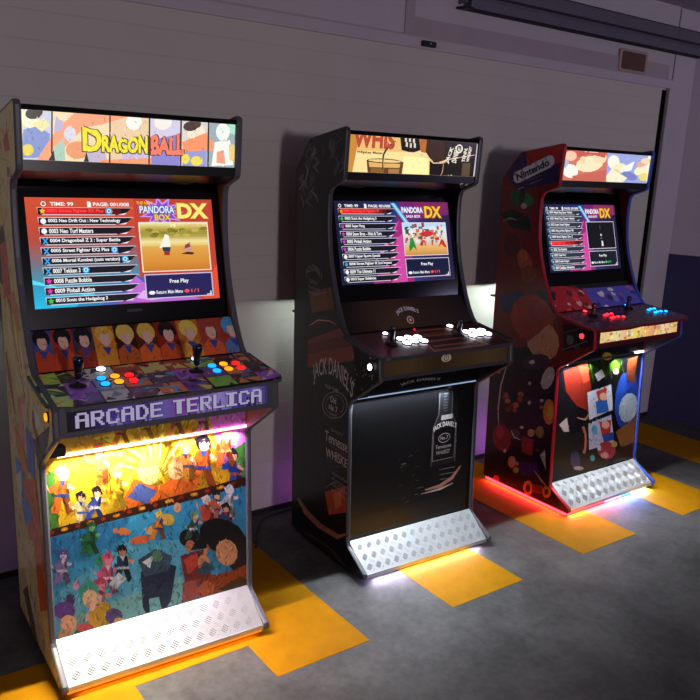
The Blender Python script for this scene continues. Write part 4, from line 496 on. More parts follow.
    'm1': 'e8dcb8,-350,1776,369,1795,373,1574,-359,1583;c8ccd8,-325,1792,-248,1798,-259,1543,-337,1542;f0d8b0,-248,1798,-80,1812,-87,1547,-259,1543;e8c8a0,-80,1812,44,1822,40,1550,-87,1547;d0c8e0,44,1822,148,1831,147,1552,40,1550;d8d0c8,148,1831,240,1838,241,1555,147,1552;98a8b0,240,1838,343,1847,347,1557,241,1555;f4ecc8,-287,1732,-291,1717,-300,1707,-313,1702,-325,1705,-333,1715,-336,1728,-332,1742,-323,1753,-310,1757,-298,1755,-290,1745;2a1c18,-275,1750,-278,1742,-286,1733,-298,1728,-310,1727,-320,1731,-324,1738,-322,1747,-314,1755,-302,1760,-290,1761,-280,1758;8090c8,-332,1696,-291,1709,-258,1689,-261,1621,-336,1618;e8d050,-305,1641,-307,1633,-314,1626,-322,1624,-330,1626,-336,1632,-338,1640,-335,1648,-329,1655,-320,1657,-312,1656,-307,1650;f0e0a0,-307,1714,-273,1732,-257,1714,-280,1693;f8a078,-301,1608,-241,1701,-170,1768,-99,1779,-20,1755,-100,1727,-160,1712,-214,1657,-239,1610;b8b0d0,-239,1740,-217,1725,-224,1702,-247,1695;a8c8b8,-249,1650,-219,1680,-216,1617,-245,1610;e89868,-144,1649,-150,1635,-163,1625,-181,1621,-198,1624,-211,1633,-215,1646,-210,1659,-197,1669,-179,1673,-161,1671,-149,1662;d8d4e0,-184,1693,-187,1681,-193,1673,-202,1669,-211,1672,-217,1680,-219,1691,-216,1702,-209,1711,-201,1715,-192,1712,-186,1704;c0b0c8,-156,1654,-102,1674,-91,1610,-152,1608;e01810,-193,1772,-32,1769,-33,1755,-94,1756;f0f0e8,17,1740,14,1728,4,1719,-8,1715,-21,1717,-30,1725,-33,1737,-29,1749,-20,1758,-8,1762,5,1760,14,1752;c8b8d8,-47,1683,36,1700,34,1602,-48,1605;f89868,-115,1621,41,1633,158,1663,255,1699,258,1668,161,1632,74,1610,-104,1603;f0e8e0,115,1747,110,1734,99,1725,85,1720,70,1723,59,1731,56,1743,60,1755,70,1765,85,1769,100,1767,111,1758;f0e050,121,1777,118,1771,108,1766,95,1763,82,1764,72,1768,69,1774,73,1780,82,1785,95,1788,108,1787,118,1783;8880c8,48,1688,141,1712,140,1606,47,1603;f0e0c8,227,1723,222,1707,211,1695,195,1690,180,1693,169,1704,165,1719,169,1735,180,1747,195,1752,211,1749,222,1738;3a2420,205,1744,203,1736,194,1728,181,1723,167,1722,157,1726,152,1732,154,1741,162,1748,175,1753,189,1754,200,1751;4a3020,213,1747,211,1740,207,1736,202,1734,197,1735,193,1739,192,1745,193,1752,197,1757,202,1759,207,1757,211,1753;f89060,148,1687,237,1723,255,1674,154,1650;9098d0,151,1656,234,1666,234,1609,151,1606;f0d850,175,1635,173,1628,168,1622,161,1619,154,1621,149,1627,147,1634,149,1642,154,1648,161,1651,168,1649,173,1643;f0d850,220,1631,217,1623,209,1617,199,1614,188,1616,181,1622,178,1629,181,1637,188,1643,199,1646,209,1644,217,1639;e8f8e8,315,1728,312,1713,303,1702,290,1698,278,1701,269,1711,265,1725,268,1739,277,1750,290,1755,302,1752,312,1742;f0fce8,262,1693,316,1702,331,1622,251,1616;f09880,269,1662,294,1669,302,1624,269,1626;a0e0c0,308,1753,344,1755,345,1720,319,1722;e8c878,312,1689,338,1684,335,1632,316,1638;181008,-250,1798,-246,1798,-256,1543,-261,1543;181008,-82,1812,-78,1812,-84,1547,-89,1547;181008,40,1822,45,1822,41,1550,36,1550;181008,142,1830,148,1831,146,1552,141,1552;181008,236,1838,241,1838,242,1555,236,1555;100808,-267,1609,-249,1644,-245,1607;100808,-163,1613,-154,1643,-146,1608',
    'm2': 'e8bc70,-374,1783,365,1776,388,1580,-364,1574;f8dc98,-315,1695,-85,1698,67,1713,88,1602,-310,1598;c88838,-347,1767,-282,1763,-310,1591,-342,1590;a86028,-320,1606,-78,1601,77,1602,79,1585,-342,1583;f8f0a8,-64,1683,60,1681,72,1605,-58,1602;604020,-243,1661,-62,1660,-68,1598,-230,1593;e0b068,-233,1654,-77,1652,-81,1636,-227,1635;8a5c30,-222,1631,-155,1634,-157,1599,-216,1597;a87848,-135,1631,-80,1632,-83,1601,-133,1600;3a2814,-70,1660,-77,1657,-96,1654,-124,1652,-157,1651,-189,1652,-216,1654,-235,1657,-241,1661,-235,1664,-216,1667,-189,1669,-157,1670,-124,1669,-96,1667,-77,1664;f0cc88,-75,1660,-81,1658,-99,1656,-126,1655,-157,1655,-187,1655,-213,1657,-230,1658,-236,1661,-230,1663,-213,1665,-187,1666,-157,1666,-126,1666,-99,1664,-81,1663;4a3420,-110,1740,-151,1717,-169,1684,-166,1626,-162,1626,-157,1682,-141,1711,-107,1738;f0d8a0,-108,1736,-142,1712,-160,1684,-163,1645,-162,1645,-156,1683,-139,1710,-107,1735;1e140c,-90,1759,12,1757,26,1711,-25,1697,-76,1706;b86830,6,1757,48,1759,48,1700,21,1703;3a2418,48,1759,138,1756,156,1677,104,1663,70,1681,47,1704;241812,138,1756,339,1754,328,1692,158,1661;181008,71,1673,147,1664,323,1692,321,1600,78,1594;e8c8b0,-65,1698,6,1696,58,1679,92,1660,142,1662,157,1675,316,1703,315,1705,156,1679,140,1666,94,1664,61,1683,7,1700,-65,1700;d0a888,146,1664,143,1628,130,1603,132,1603,147,1627,148,1664;584830,251,1668,296,1670,297,1616,251,1615;c8c8d0,322,1749,331,1750,328,1617,319,1617;d8d0c0,-65,1757,-55,1756,-53,1738,-63,1739;d8d0c0,-45,1758,-34,1757,-33,1739,-43,1740;d8d0c0,-24,1755,-14,1754,-12,1736,-23,1737;d8d0c0,-58,1738,-48,1737,-47,1719,-57,1720;d8d0c0,-38,1735,-28,1734,-26,1716,-36,1717;d8d0c0,-18,1736,-7,1735,-6,1717,-16,1718;c8c0b0,168,1608,166,1601,161,1601,158,1608,160,1615,165,1615;c8c0b0,185,1610,183,1603,177,1603,174,1610,176,1617,181,1617;c8c0b0,201,1612,199,1604,194,1604,190,1611,192,1618,198,1619',
    'm3': 'd86a50,-421,1770,-13,1790,9,1599,-392,1590;9aa4e0,-29,1790,413,1786,410,1607,-0,1603;b01818,-385,1763,-25,1771,-22,1757,-382,1747;2a2c88,-25,1771,371,1774,374,1759,-22,1757;f4c8a8,-255,1728,-259,1716,-274,1707,-295,1703,-318,1705,-335,1713,-343,1724,-339,1736,-324,1745,-303,1749,-281,1747,-263,1739;fcf4e8,-230,1646,-244,1632,-269,1625,-300,1627,-327,1636,-343,1651,-344,1668,-331,1682,-305,1689,-275,1688,-248,1679,-231,1663;a8b8d0,-357,1724,-302,1698,-326,1670,-364,1682;f8e8c0,-47,1710,-52,1689,-84,1670,-134,1658,-188,1656,-231,1664,-253,1680,-248,1700,-217,1718,-168,1731,-115,1734,-70,1726;f4dcb0,-24,1728,-29,1713,-47,1702,-74,1697,-102,1700,-124,1710,-133,1724,-129,1738,-111,1749,-85,1754,-57,1751,-35,1742;f0d8a8,-185,1712,-186,1703,-193,1696,-204,1693,-216,1695,-225,1701,-230,1710,-228,1720,-221,1727,-211,1730,-199,1728,-190,1721;c84830,-275,1755,-31,1761,-40,1727,-160,1741,-246,1719;c85840,-269,1635,-13,1671,-9,1608,-257,1607;fcf8e8,84,1713,81,1696,65,1683,42,1677,17,1681,-3,1693,-13,1709,-10,1726,5,1739,29,1744,54,1741,74,1729;f8ecc0,156,1686,150,1673,127,1664,95,1659,61,1662,36,1670,25,1682,31,1694,53,1704,85,1708,118,1706,145,1698;f4f4f0,106,1684,208,1722,192,1677,128,1660;f0d080,94,1664,91,1657,80,1651,64,1649,47,1650,34,1655,29,1662,32,1670,42,1675,58,1678,75,1676,88,1671;7078c0,248,1635,235,1627,208,1625,174,1628,142,1637,121,1648,116,1659,128,1667,155,1669,189,1666,221,1658,243,1646;f8f0d0,-8,1642,26,1677,166,1637,122,1606,-1,1608;f8f0c0,357,1698,358,1684,339,1669,306,1657,268,1651,236,1654,217,1663,216,1676,234,1691,266,1703,304,1709,337,1707;e8a8a0,318,1722,317,1713,305,1704,283,1696,258,1692,237,1693,225,1698,225,1706,237,1716,259,1724,284,1728,305,1727;f0d868,364,1647,360,1637,342,1629,316,1625,289,1627,268,1634,259,1644,264,1654,281,1662,307,1666,334,1664,355,1657;f8f0e8,314,1752,358,1753,361,1621,335,1621;f4d8b0,346,1728,342,1720,327,1714,306,1711,283,1712,266,1717,259,1724,263,1732,278,1738,299,1741,321,1740,338,1735',
    's3': 'a01c28,-442,1122,-39,1075,-21,892,-413,925;4848a8,-71,1077,466,1074,463,879,-43,920;e0a8a8,-147,998,-164,1002,-176,1012,-176,1025,-165,1031,-148,1028,-136,1016,-135,1004;1a1018,-313,1057,-329,1059,-338,1066,-335,1074,-321,1077,-305,1075,-296,1068,-299,1061;a05070,327,1057,317,1054,298,1057,281,1064,277,1072,287,1075,305,1072,322,1065;7070d0,157,1004,139,1004,120,1014,112,1027,120,1037,138,1037,157,1028,165,1014;e0a8a8,-87,1052,-96,1052,-109,1058,-117,1066,-117,1072,-108,1072,-95,1067,-86,1058;28245a,-9,987,-19,988,-29,994,-32,1002,-27,1006,-17,1006,-7,1000,-4,992;d03030,-152,1047,-164,1051,-170,1060,-168,1068,-158,1072,-146,1068,-139,1059,-142,1050;5a1018,-107,939,-122,935,-141,940,-154,952,-153,963,-138,967,-118,962,-105,950;c8c8f0,158,1035,150,1033,137,1036,128,1043,127,1049,136,1051,148,1047,158,1041;28245a,77,966,66,961,49,964,35,973,34,982,45,987,63,984,76,975;a05070,305,924,288,929,278,939,280,950,294,954,311,950,322,939,319,928;5a1018,-187,1049,-202,1049,-216,1056,-220,1066,-213,1074,-198,1075,-184,1068,-179,1057;e0a8a8,-338,1010,-346,1010,-356,1014,-361,1020,-360,1026,-352,1027,-342,1022,-336,1016;1a1018,-277,971,-291,968,-303,973,-307,981,-299,989,-285,992,-272,987,-269,979;d03030,-248,971,-265,975,-276,984,-273,995,-259,999,-242,996,-231,986,-233,976;7070d0,183,945,172,940,152,942,136,952,132,962,144,968,164,965,180,956;c8c8f0,52,966,35,970,23,980,23,991,35,997,52,994,64,984,64,972;28245a,344,1036,336,1032,317,1032,298,1036,290,1042,297,1046,316,1046,335,1042;d03030,-218,947,-229,941,-248,944,-263,953,-266,964,-255,969,-237,966,-221,957;7070d0,295,945,276,947,263,955,262,966,275,972,294,970,307,962,308,951;e0a8a8,-80,987,-91,985,-105,990,-114,998,-114,1004,-103,1006,-89,1002,-80,995;1a1018,-80,1073,-91,1072,-109,1077,-124,1086,-127,1093,-116,1095,-98,1090,-83,1081;d03030,-153,1022,-171,1022,-186,1031,-191,1044,-182,1052,-165,1052,-149,1043,-144,1031;5a1018,-103,998,-113,1000,-118,1008,-115,1014,-106,1016,-97,1012,-92,1006,-94,1000;e0a8a8,-225,1012,-231,1008,-240,1010,-247,1014,-248,1020,-242,1022,-233,1022,-226,1016;28245a,107,1012,88,1016,78,1027,82,1037,98,1040,117,1036,127,1026,123,1016;a05070,209,934,192,932,179,936,177,944,188,952,205,955,219,951,220,942;5a1018,-130,1076,-143,1078,-155,1087,-159,1098,-152,1104,-139,1102,-127,1093,-124,1083;c8c8f0,300,941,288,941,276,946,271,954,276,960,288,961,300,956,305,948;1a1018,-318,1088,-322,1080,-331,1078,-341,1083,-345,1092,-341,1099,-331,1102,-322,1097;a05070,217,1022,208,1024,197,1030,192,1039,194,1044,204,1043,214,1036,220,1028;5a1018,-93,1050,-100,1043,-115,1043,-130,1049,-135,1058,-127,1065,-112,1066,-98,1059;c8c8f0,62,1035,49,1031,31,1036,18,1045,18,1054,30,1058,48,1053,61,1044;28245a,170,912,154,911,136,920,127,932,132,941,148,942,166,933,175,921;d03030,-102,993,-111,991,-130,993,-149,999,-156,1004,-147,1008,-128,1004,-109,999;7070d0,55,944,49,935,34,933,19,940,13,950,19,959,34,961,48,955;c8c8f0,70,1046,64,1040,52,1038,42,1044,39,1052,45,1059,56,1060,66,1055;28245a,229,973,210,973,196,979,195,989,207,996,226,996,240,990,241,980;d03030,-309,968,-318,968,-327,973,-330,980,-326,984,-318,985,-309,980,-305,973;5a1018,-147,947,-161,948,-171,954,-172,962,-162,967,-148,967,-138,960,-137,952;c8c8f0,5,957,-4,959,-10,965,-9,972,-1,974,8,972,14,966,13,959;1a1018,-313,1042,-325,1037,-340,1039,-350,1048,-349,1058,-337,1064,-321,1062,-311,1052;d03030,-199,991,-205,982,-222,980,-239,986,-246,996,-240,1004,-224,1006,-207,1000;5a1018,-216,984,-225,985,-234,991,-236,998,-232,1002,-222,1002,-214,996,-211,989;c8c8f0,138,1054,121,1057,112,1063,117,1069,133,1072,151,1069,160,1062,155,1056;28245a,1,997,-8,992,-19,993,-25,999,-24,1006,-15,1012,-4,1010,2,1004',
}


# ------------------------------------------------------------------ the setting
WY = 0.404
wall_m = mat('painted_shutter', '#c4c0bc', 0.6, noise=0.07, scale=3, bump=0.15)
plaster = mat('lilac_plaster', '#bdb6c0', 0.75, noise=0.06, scale=5, bump=0.3)
dado = mat('dark_blue_paint', '#322e5a', 0.55, noise=0.12, scale=6)
groove = mat('dark_groove', '#141018', 0.8, noise=0.1)
steel = mat('dull_grey_steel', '#6c6676', 0.45, 0.3, noise=0.12, scale=9)


def floor_material():
    M = bpy.data.materials.new('worn_concrete')
    M.use_nodes = True
    nt = M.node_tree
    b = nt.nodes['Principled BSDF']
    tc = nt.nodes.new('ShaderNodeTexCoord')
    a = nt.nodes.new('ShaderNodeTexNoise')
    a.inputs['Scale'].default_value = 3.2
    a.inputs['Detail'].default_value = 8
    a.inputs['Roughness'].default_value = 0.68
    c = nt.nodes.new('ShaderNodeTexNoise')
    c.inputs['Scale'].default_value = 34
    c.inputs['Detail'].default_value = 6
    r = nt.nodes.new('ShaderNodeValToRGB')
    r.color_ramp.elements[0].position = 0.33
    r.color_ramp.elements[0].color = lin('#393431') + [1]
    r.color_ramp.elements[1].position = 0.66
    r.color_ramp.elements[1].color = lin('#59524e') + [1]
    mx = nt.nodes.new('ShaderNodeMix')
    mx.data_type = 'RGBA'
    mx.blend_type = 'OVERLAY'
    mx.inputs['Factor'].default_value = 0.45
    nt.links.new(tc.outputs['Object'], a.inputs['Vector'])
    nt.links.new(tc.outputs['Object'], c.inputs['Vector'])
    nt.links.new(a.outputs['Fac'], r.inputs['Fac'])
    nt.links.new(r.outputs['Color'], mx.inputs['A'])
    nt.links.new(c.outputs['Color'], mx.inputs['B'])
    hs = nt.nodes.new('ShaderNodeHueSaturation')
    hs.inputs['Saturation'].default_value = 0.25
    nt.links.new(mx.outputs['Result'], hs.inputs['Color'])
    nt.links.new(hs.outputs['Color'], b.inputs['Base Color'])
    b.inputs['Roughness'].default_value = 0.62
    b.inputs['Specular IOR Level'].default_value = 0.2
    bp = nt.nodes.new('ShaderNodeBump')
    bp.inputs['Strength'].default_value = 0.2
    bp.inputs['Distance'].default_value = 0.002
    nt.links.new(c.outputs['Fac'], bp.inputs['Height'])
    nt.links.new(bp.outputs['Normal'], b.inputs['Normal'])
    return M


mb = MB()
mb.box((-4.5, -9.0, -0.1), (6.5, 1.0, 0.0))
tag(mb.build('floor', floor_material()), kind='structure')
# yellow floor marking: stripes across and a band along
ym = mat('yellow_floor_paint', '#a06c00', 0.75, noise=0.22, scale=14, bump=0.2, spec=0.08)
mb = MB()
h = 0.0012
for x0, x1, y1 in [(0.085, 0.465, WY), (0.868, 1.262, WY), (1.668, 2.058, WY), (2.45, 2.84, WY), (3.22, 3.60, WY)]:
    mb.box((x0, -0.69 if x0 > 1.5 else -0.70, -0.01), (x1, y1 - 0.01, h))
mb.box((-4.0, -0.50, -0.01), (0.0849, -0.228, h))
mb.box((-0.71, -0.70, -0.01), (-0.32, -0.5001, h))
mb.box((-1.50, -0.70, -0.01), (-1.11, -0.5001, h))
tag(mb.build('trim_1', ym), kind='structure')

# shutter door with horizontal ribs, 9.8 cm apart
prof = [(0.55, 0.0), (WY, 0.0)]
z = 0.0555
while z < 2.19:
    prof += [(WY, z - 0.0025), (WY + 0.0014, z), (WY, z + 0.0025)]
    z += 0.098
prof += [(WY, 2.235), (0.55, 2.235)]
mb = MB()
mb.prism_x(prof, -4.5, 3.49)
tag(mb.build('door_1', wall_m), kind='structure')
mb = MB()
mb.box((3.4901, WY + 0.03, 0.0), (3.5349, 0.55, 2.19))
mb.box((3.452, WY - 0.006, 0.022), (3.49, WY + 0.01, 2.178))
tag(mb.build('gap_shade_trim_2', mat('black_gap_strip', '#050406', 0.9, noise=0.1, spec=0.1)), kind='structure')  # black strip painted in for the dark of the gap beside the door
# lintel and wall over the door
mb = MB()
mb.prism_x([(WY - 0.012, 2.19), (WY - 0.012, 2.238), (WY, 2.25), (WY, 2.67), (0.7, 2.67), (0.7, 2.19)], -4.5, 3.55)
tag(mb.build('wall_back', plaster), kind='structure')
mb = MB()
mb.box((3.535, WY, 0.03), (3.79, 0.7, 2.67))
tag(mb.build('trim_3', plaster, bevel=0.006), kind='structure')
# right-hand wall, running towards the viewer, dark blue below
d = Vector((0.146, -0.34)).normalized()
nrm = Vector((-d.y, d.x))
p0 = Vector((3.775, 0.404))
p1 = p0 + d * 1.5


def wall_strip(off, z0, z1, name, mt, kind='structure'):
    a = p0 - nrm * off
    b = p1 - nrm * off
    c = p1 + nrm * 0.4
    e = p0 + nrm * 0.4
    mb_ = MB()
    mb_.prism_z([(a.x, a.y), (b.x, b.y), (c.x, c.y), (e.x, e.y)], z0, z1)
    return tag(mb_.build(name, mt), kind=kind)


wall_strip(0.0, 1.15, 2.67, 'wall_right', plaster)
wall_strip(0.004, 0.0, 1.15, 'trim_4', dado)
mb = MB()
mb.box((-4.5, -9.0, 2.67), (6.5, 1.0, 2.76))
tag(mb.build('ceiling', mat('ceiling_paint', '#b4aebc', 0.8, noise=0.06, scale=4)), kind='structure')
mb = MB()
mb.box((-4.5, WY - 0.012, 0.0), (3.49, WY + 0.01, 0.022))
tag(mb.build('baseboard_back', RUBBER), kind='structure')
# thin darker boards painted in for the shadow band over the door
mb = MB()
shadow_band = mat('mauve_shadow_band', '#a89ca6', 0.7, noise=0.08, scale=6)
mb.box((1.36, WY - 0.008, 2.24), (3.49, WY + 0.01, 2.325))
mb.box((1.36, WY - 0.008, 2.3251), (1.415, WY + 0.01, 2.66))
tag(mb.build('shadow_trim_5', shadow_band), kind='structure')
# door track: two steel channels along the wall
mb = MB()
mb.box((1.74, WY - 0.05, 2.402), (4.3, WY + 0.02, 2.452))
mb.box((1.74, WY - 0.035, 2.452), (4.3, WY + 0.02, 2.468))
mb.box((1.74, WY - 0.075, 2.468), (4.3, WY + 0.02, 2.53))
tag(mb.build('trim_6', steel, bevel=0.004), kind='structure')
mb = MB()
mb.box((1.74, WY - 0.06, 2.5301), (4.3, WY + 0.02, 2.538))
mb.box((1.74, WY - 0.052, 2.396), (4.3, WY + 0.02, 2.4019))
tag(mb.build('trim_7', groove), kind='structure')

# bracket at the start of the track
t = empty('track_bracket', (1.715, WY - 0.001, 2.40))
tag(t, 'small dark hanging bracket at the left end of the door track', 'bracket')
mb = MB()
mb.box((-0.028, -0.055, 0.02), (-0.018, 0, 0.19))
mb.box((0.010, -0.055, 0.0), (0.020, 0, 0.19))
mb.build('side_plate', steel, t)
mb = MB()
mb.box((-0.04, -0.065, -0.005), (0.022, 0, 0.006))
mb.build('foot_plate', RUBBER, t, bevel=0.002)
# small dark catch on the lintel
t = empty('door_catch', (1.50, WY - 0.012, 2.213))
tag(t, 'small dark catch fixed on the pale strip over the shutter door', 'door catch')
mb = MB()
mb.box((-0.042, -0.018, -0.013), (0.042, 0.0, 0.013))
mb.build('body', RUBBER, t, bevel=0.003)
mb = MB()
mb.lathe((0.0, -0.018, 0), [(0.006, 0), (0.006, 0.006), (0.002, 0.008)], axis=(0, -1, 0), n=12)
mb.build('screw', CHROME, t)
# brown sign plate over the door
t = empty('wall_plate', (3.108, WY - 0.008, 2.307))
tag(t, 'brown rounded square plate with pale border on the wall over the door', 'sign')


def rrect(w_, h_, r, n=5):
    pts = []
    for cx, cy, a0 in [(w_ / 2 - r, h_ / 2 - r, 0), (-w_ / 2 + r, h_ / 2 - r, PI / 2), (-w_ / 2 + r, -h_ / 2 + r, PI), (w_ / 2 - r, -h_ / 2 + r, 1.5 * PI)]:
        for i in range(n + 1):
            a = a0 + PI / 2 * i / n
            pts.append((cx + r * math.cos(a), cy + r * math.sin(a)))
    return pts


def plate_y(pts, y0, y1, name, mt, parent, cx=0, cz=0):
    n = len(pts)
    return obj(name, [(cx + x, y0, cz + z) for x, z in pts] + [(cx + x, y1, cz + z) for x, z in pts],
               [list(range(n)), list(range(n, 2 * n))[::-1]] + [(i, (i + 1) % n, n + (i + 1) % n, n + i) for i in range(n)], mt, parent)


plate_y(rrect(0.27, 0.125, 0.015), -0.006, 0.0, 'border', mat('beige_plate', '#a8948a', 0.6, noise=0.08), t)
plate_y(rrect(0.225, 0.098, 0.012), -0.009, -0.006, 'face', mat('brown_plate', '#5c3c30', 0.6, noise=0.3, scale=18), t)

# ------------------------------------------------------------------ arcade machines
# side outline (forward, height)
CURVE = [(0.215, 0.985), (0.190, 1.008), (0.165, 1.045), (0.14, 1.09), (0.107, 1.165), (0.08, 1.24), (0.06, 1.32), (0.05, 1.40), (0.047, 1.47), (0.049, 1.525), (0.056, 1.543)]
PROFILE = ([(-0.165, 0.02), (0.40, 0.02), (0.410, 0.024), (0.415, 0.034), (0.411, 0.046), (0.292, 0.112), (0.283, 0.124), (0.280, 0.138),
            (0.251, 0.700), (0.253, 0.716), (0.264, 0.728), (0.440, 0.852), (0.446, 0.866), (0.438, 0.936), (0.43, 0.948)] + CURVE +
           [(0.066, 1.552), (0.134, 1.577), (0.145, 1.588), (0.147, 1.60), (0.155, 1.765), (0.150, 1.776), (0.140, 1.779), (-0.10, 1.738), (-0.112, 1.732), (-0.210, 1.615), (-0.214, 1.603)])
# vertical trapezoids covering the outline (for clipping the printed sides)
def slabs(prof):
    zs = sorted(set(round(p[1], 4) for p in prof))
    out = []
    n = len(prof)
    for z0, z1 in zip(zs, zs[1:]):
        if z1 - z0 < 1e-4:
            continue
        cr = []
        for i in range(n):
            (ya, za), (yb, zb) = prof[i], prof[(i + 1) % n]
            lo, hi = min(za, zb), max(za, zb)
            if lo <= z0 + 1e-6 and hi >= z1 - 1e-6:
                f = lambda zz: ya + (yb - ya) * (zz - za) / (zb - za)
                cr.append((f((z0 + z1) / 2), f(z0), f(z1)))
        cr.sort()
        for a, b in zip(cr[::2], cr[1::2]):
            out.append([(a[1], z0), (b[1], z0), (b[2], z1), (a[2], z1)])
    return out


SLABS = slabs(PROFILE)
NB = len(PROFILE)


def offset(prof, dist):
    n = len(prof)
    out = []
    for i in range(n):
        a, b, c = Vector(prof[i - 1]), Vector(prof[i]), Vector(prof[(i + 1) % n])
        n1 = Vector(((b - a).y, -(b - a).x)).normalized()
        n2 = Vector(((c - b).y, -(c - b).x)).normalized()
        k = (n1 + n2)
        k = k / max(0.4, k.dot(n1))
        out.append((b.x + k.x * dist, b.y + k.y * dist))
    return out


def surf(xc, ya, za, yb, zb):
    """plane over x and a slope from (ya,za) to (yb,zb); local v is distance up the slope"""
    L = math.hypot(yb - ya, zb - za)
    uy, uz = (yb - ya) / L, (zb - za) / L
    ny, nz = uz, -uy      # forward-facing normal in (forward, z)
    if ny < 0 and abs(ny) > abs(nz):
        ny, nz = -ny, -nz
    if nz < 0 and abs(nz) >= abs(ny):
        ny, nz = -ny, -nz
    def f(u, v, e):
        return (xc + u, -(ya + uy * v + ny * e), za + uz * v + nz * e)
    return f, L


def rbox(w_, h_):
    return [[(-w_ / 2, 0), (w_ / 2, 0), (w_ / 2, h_), (-w_ / 2, h_)]]


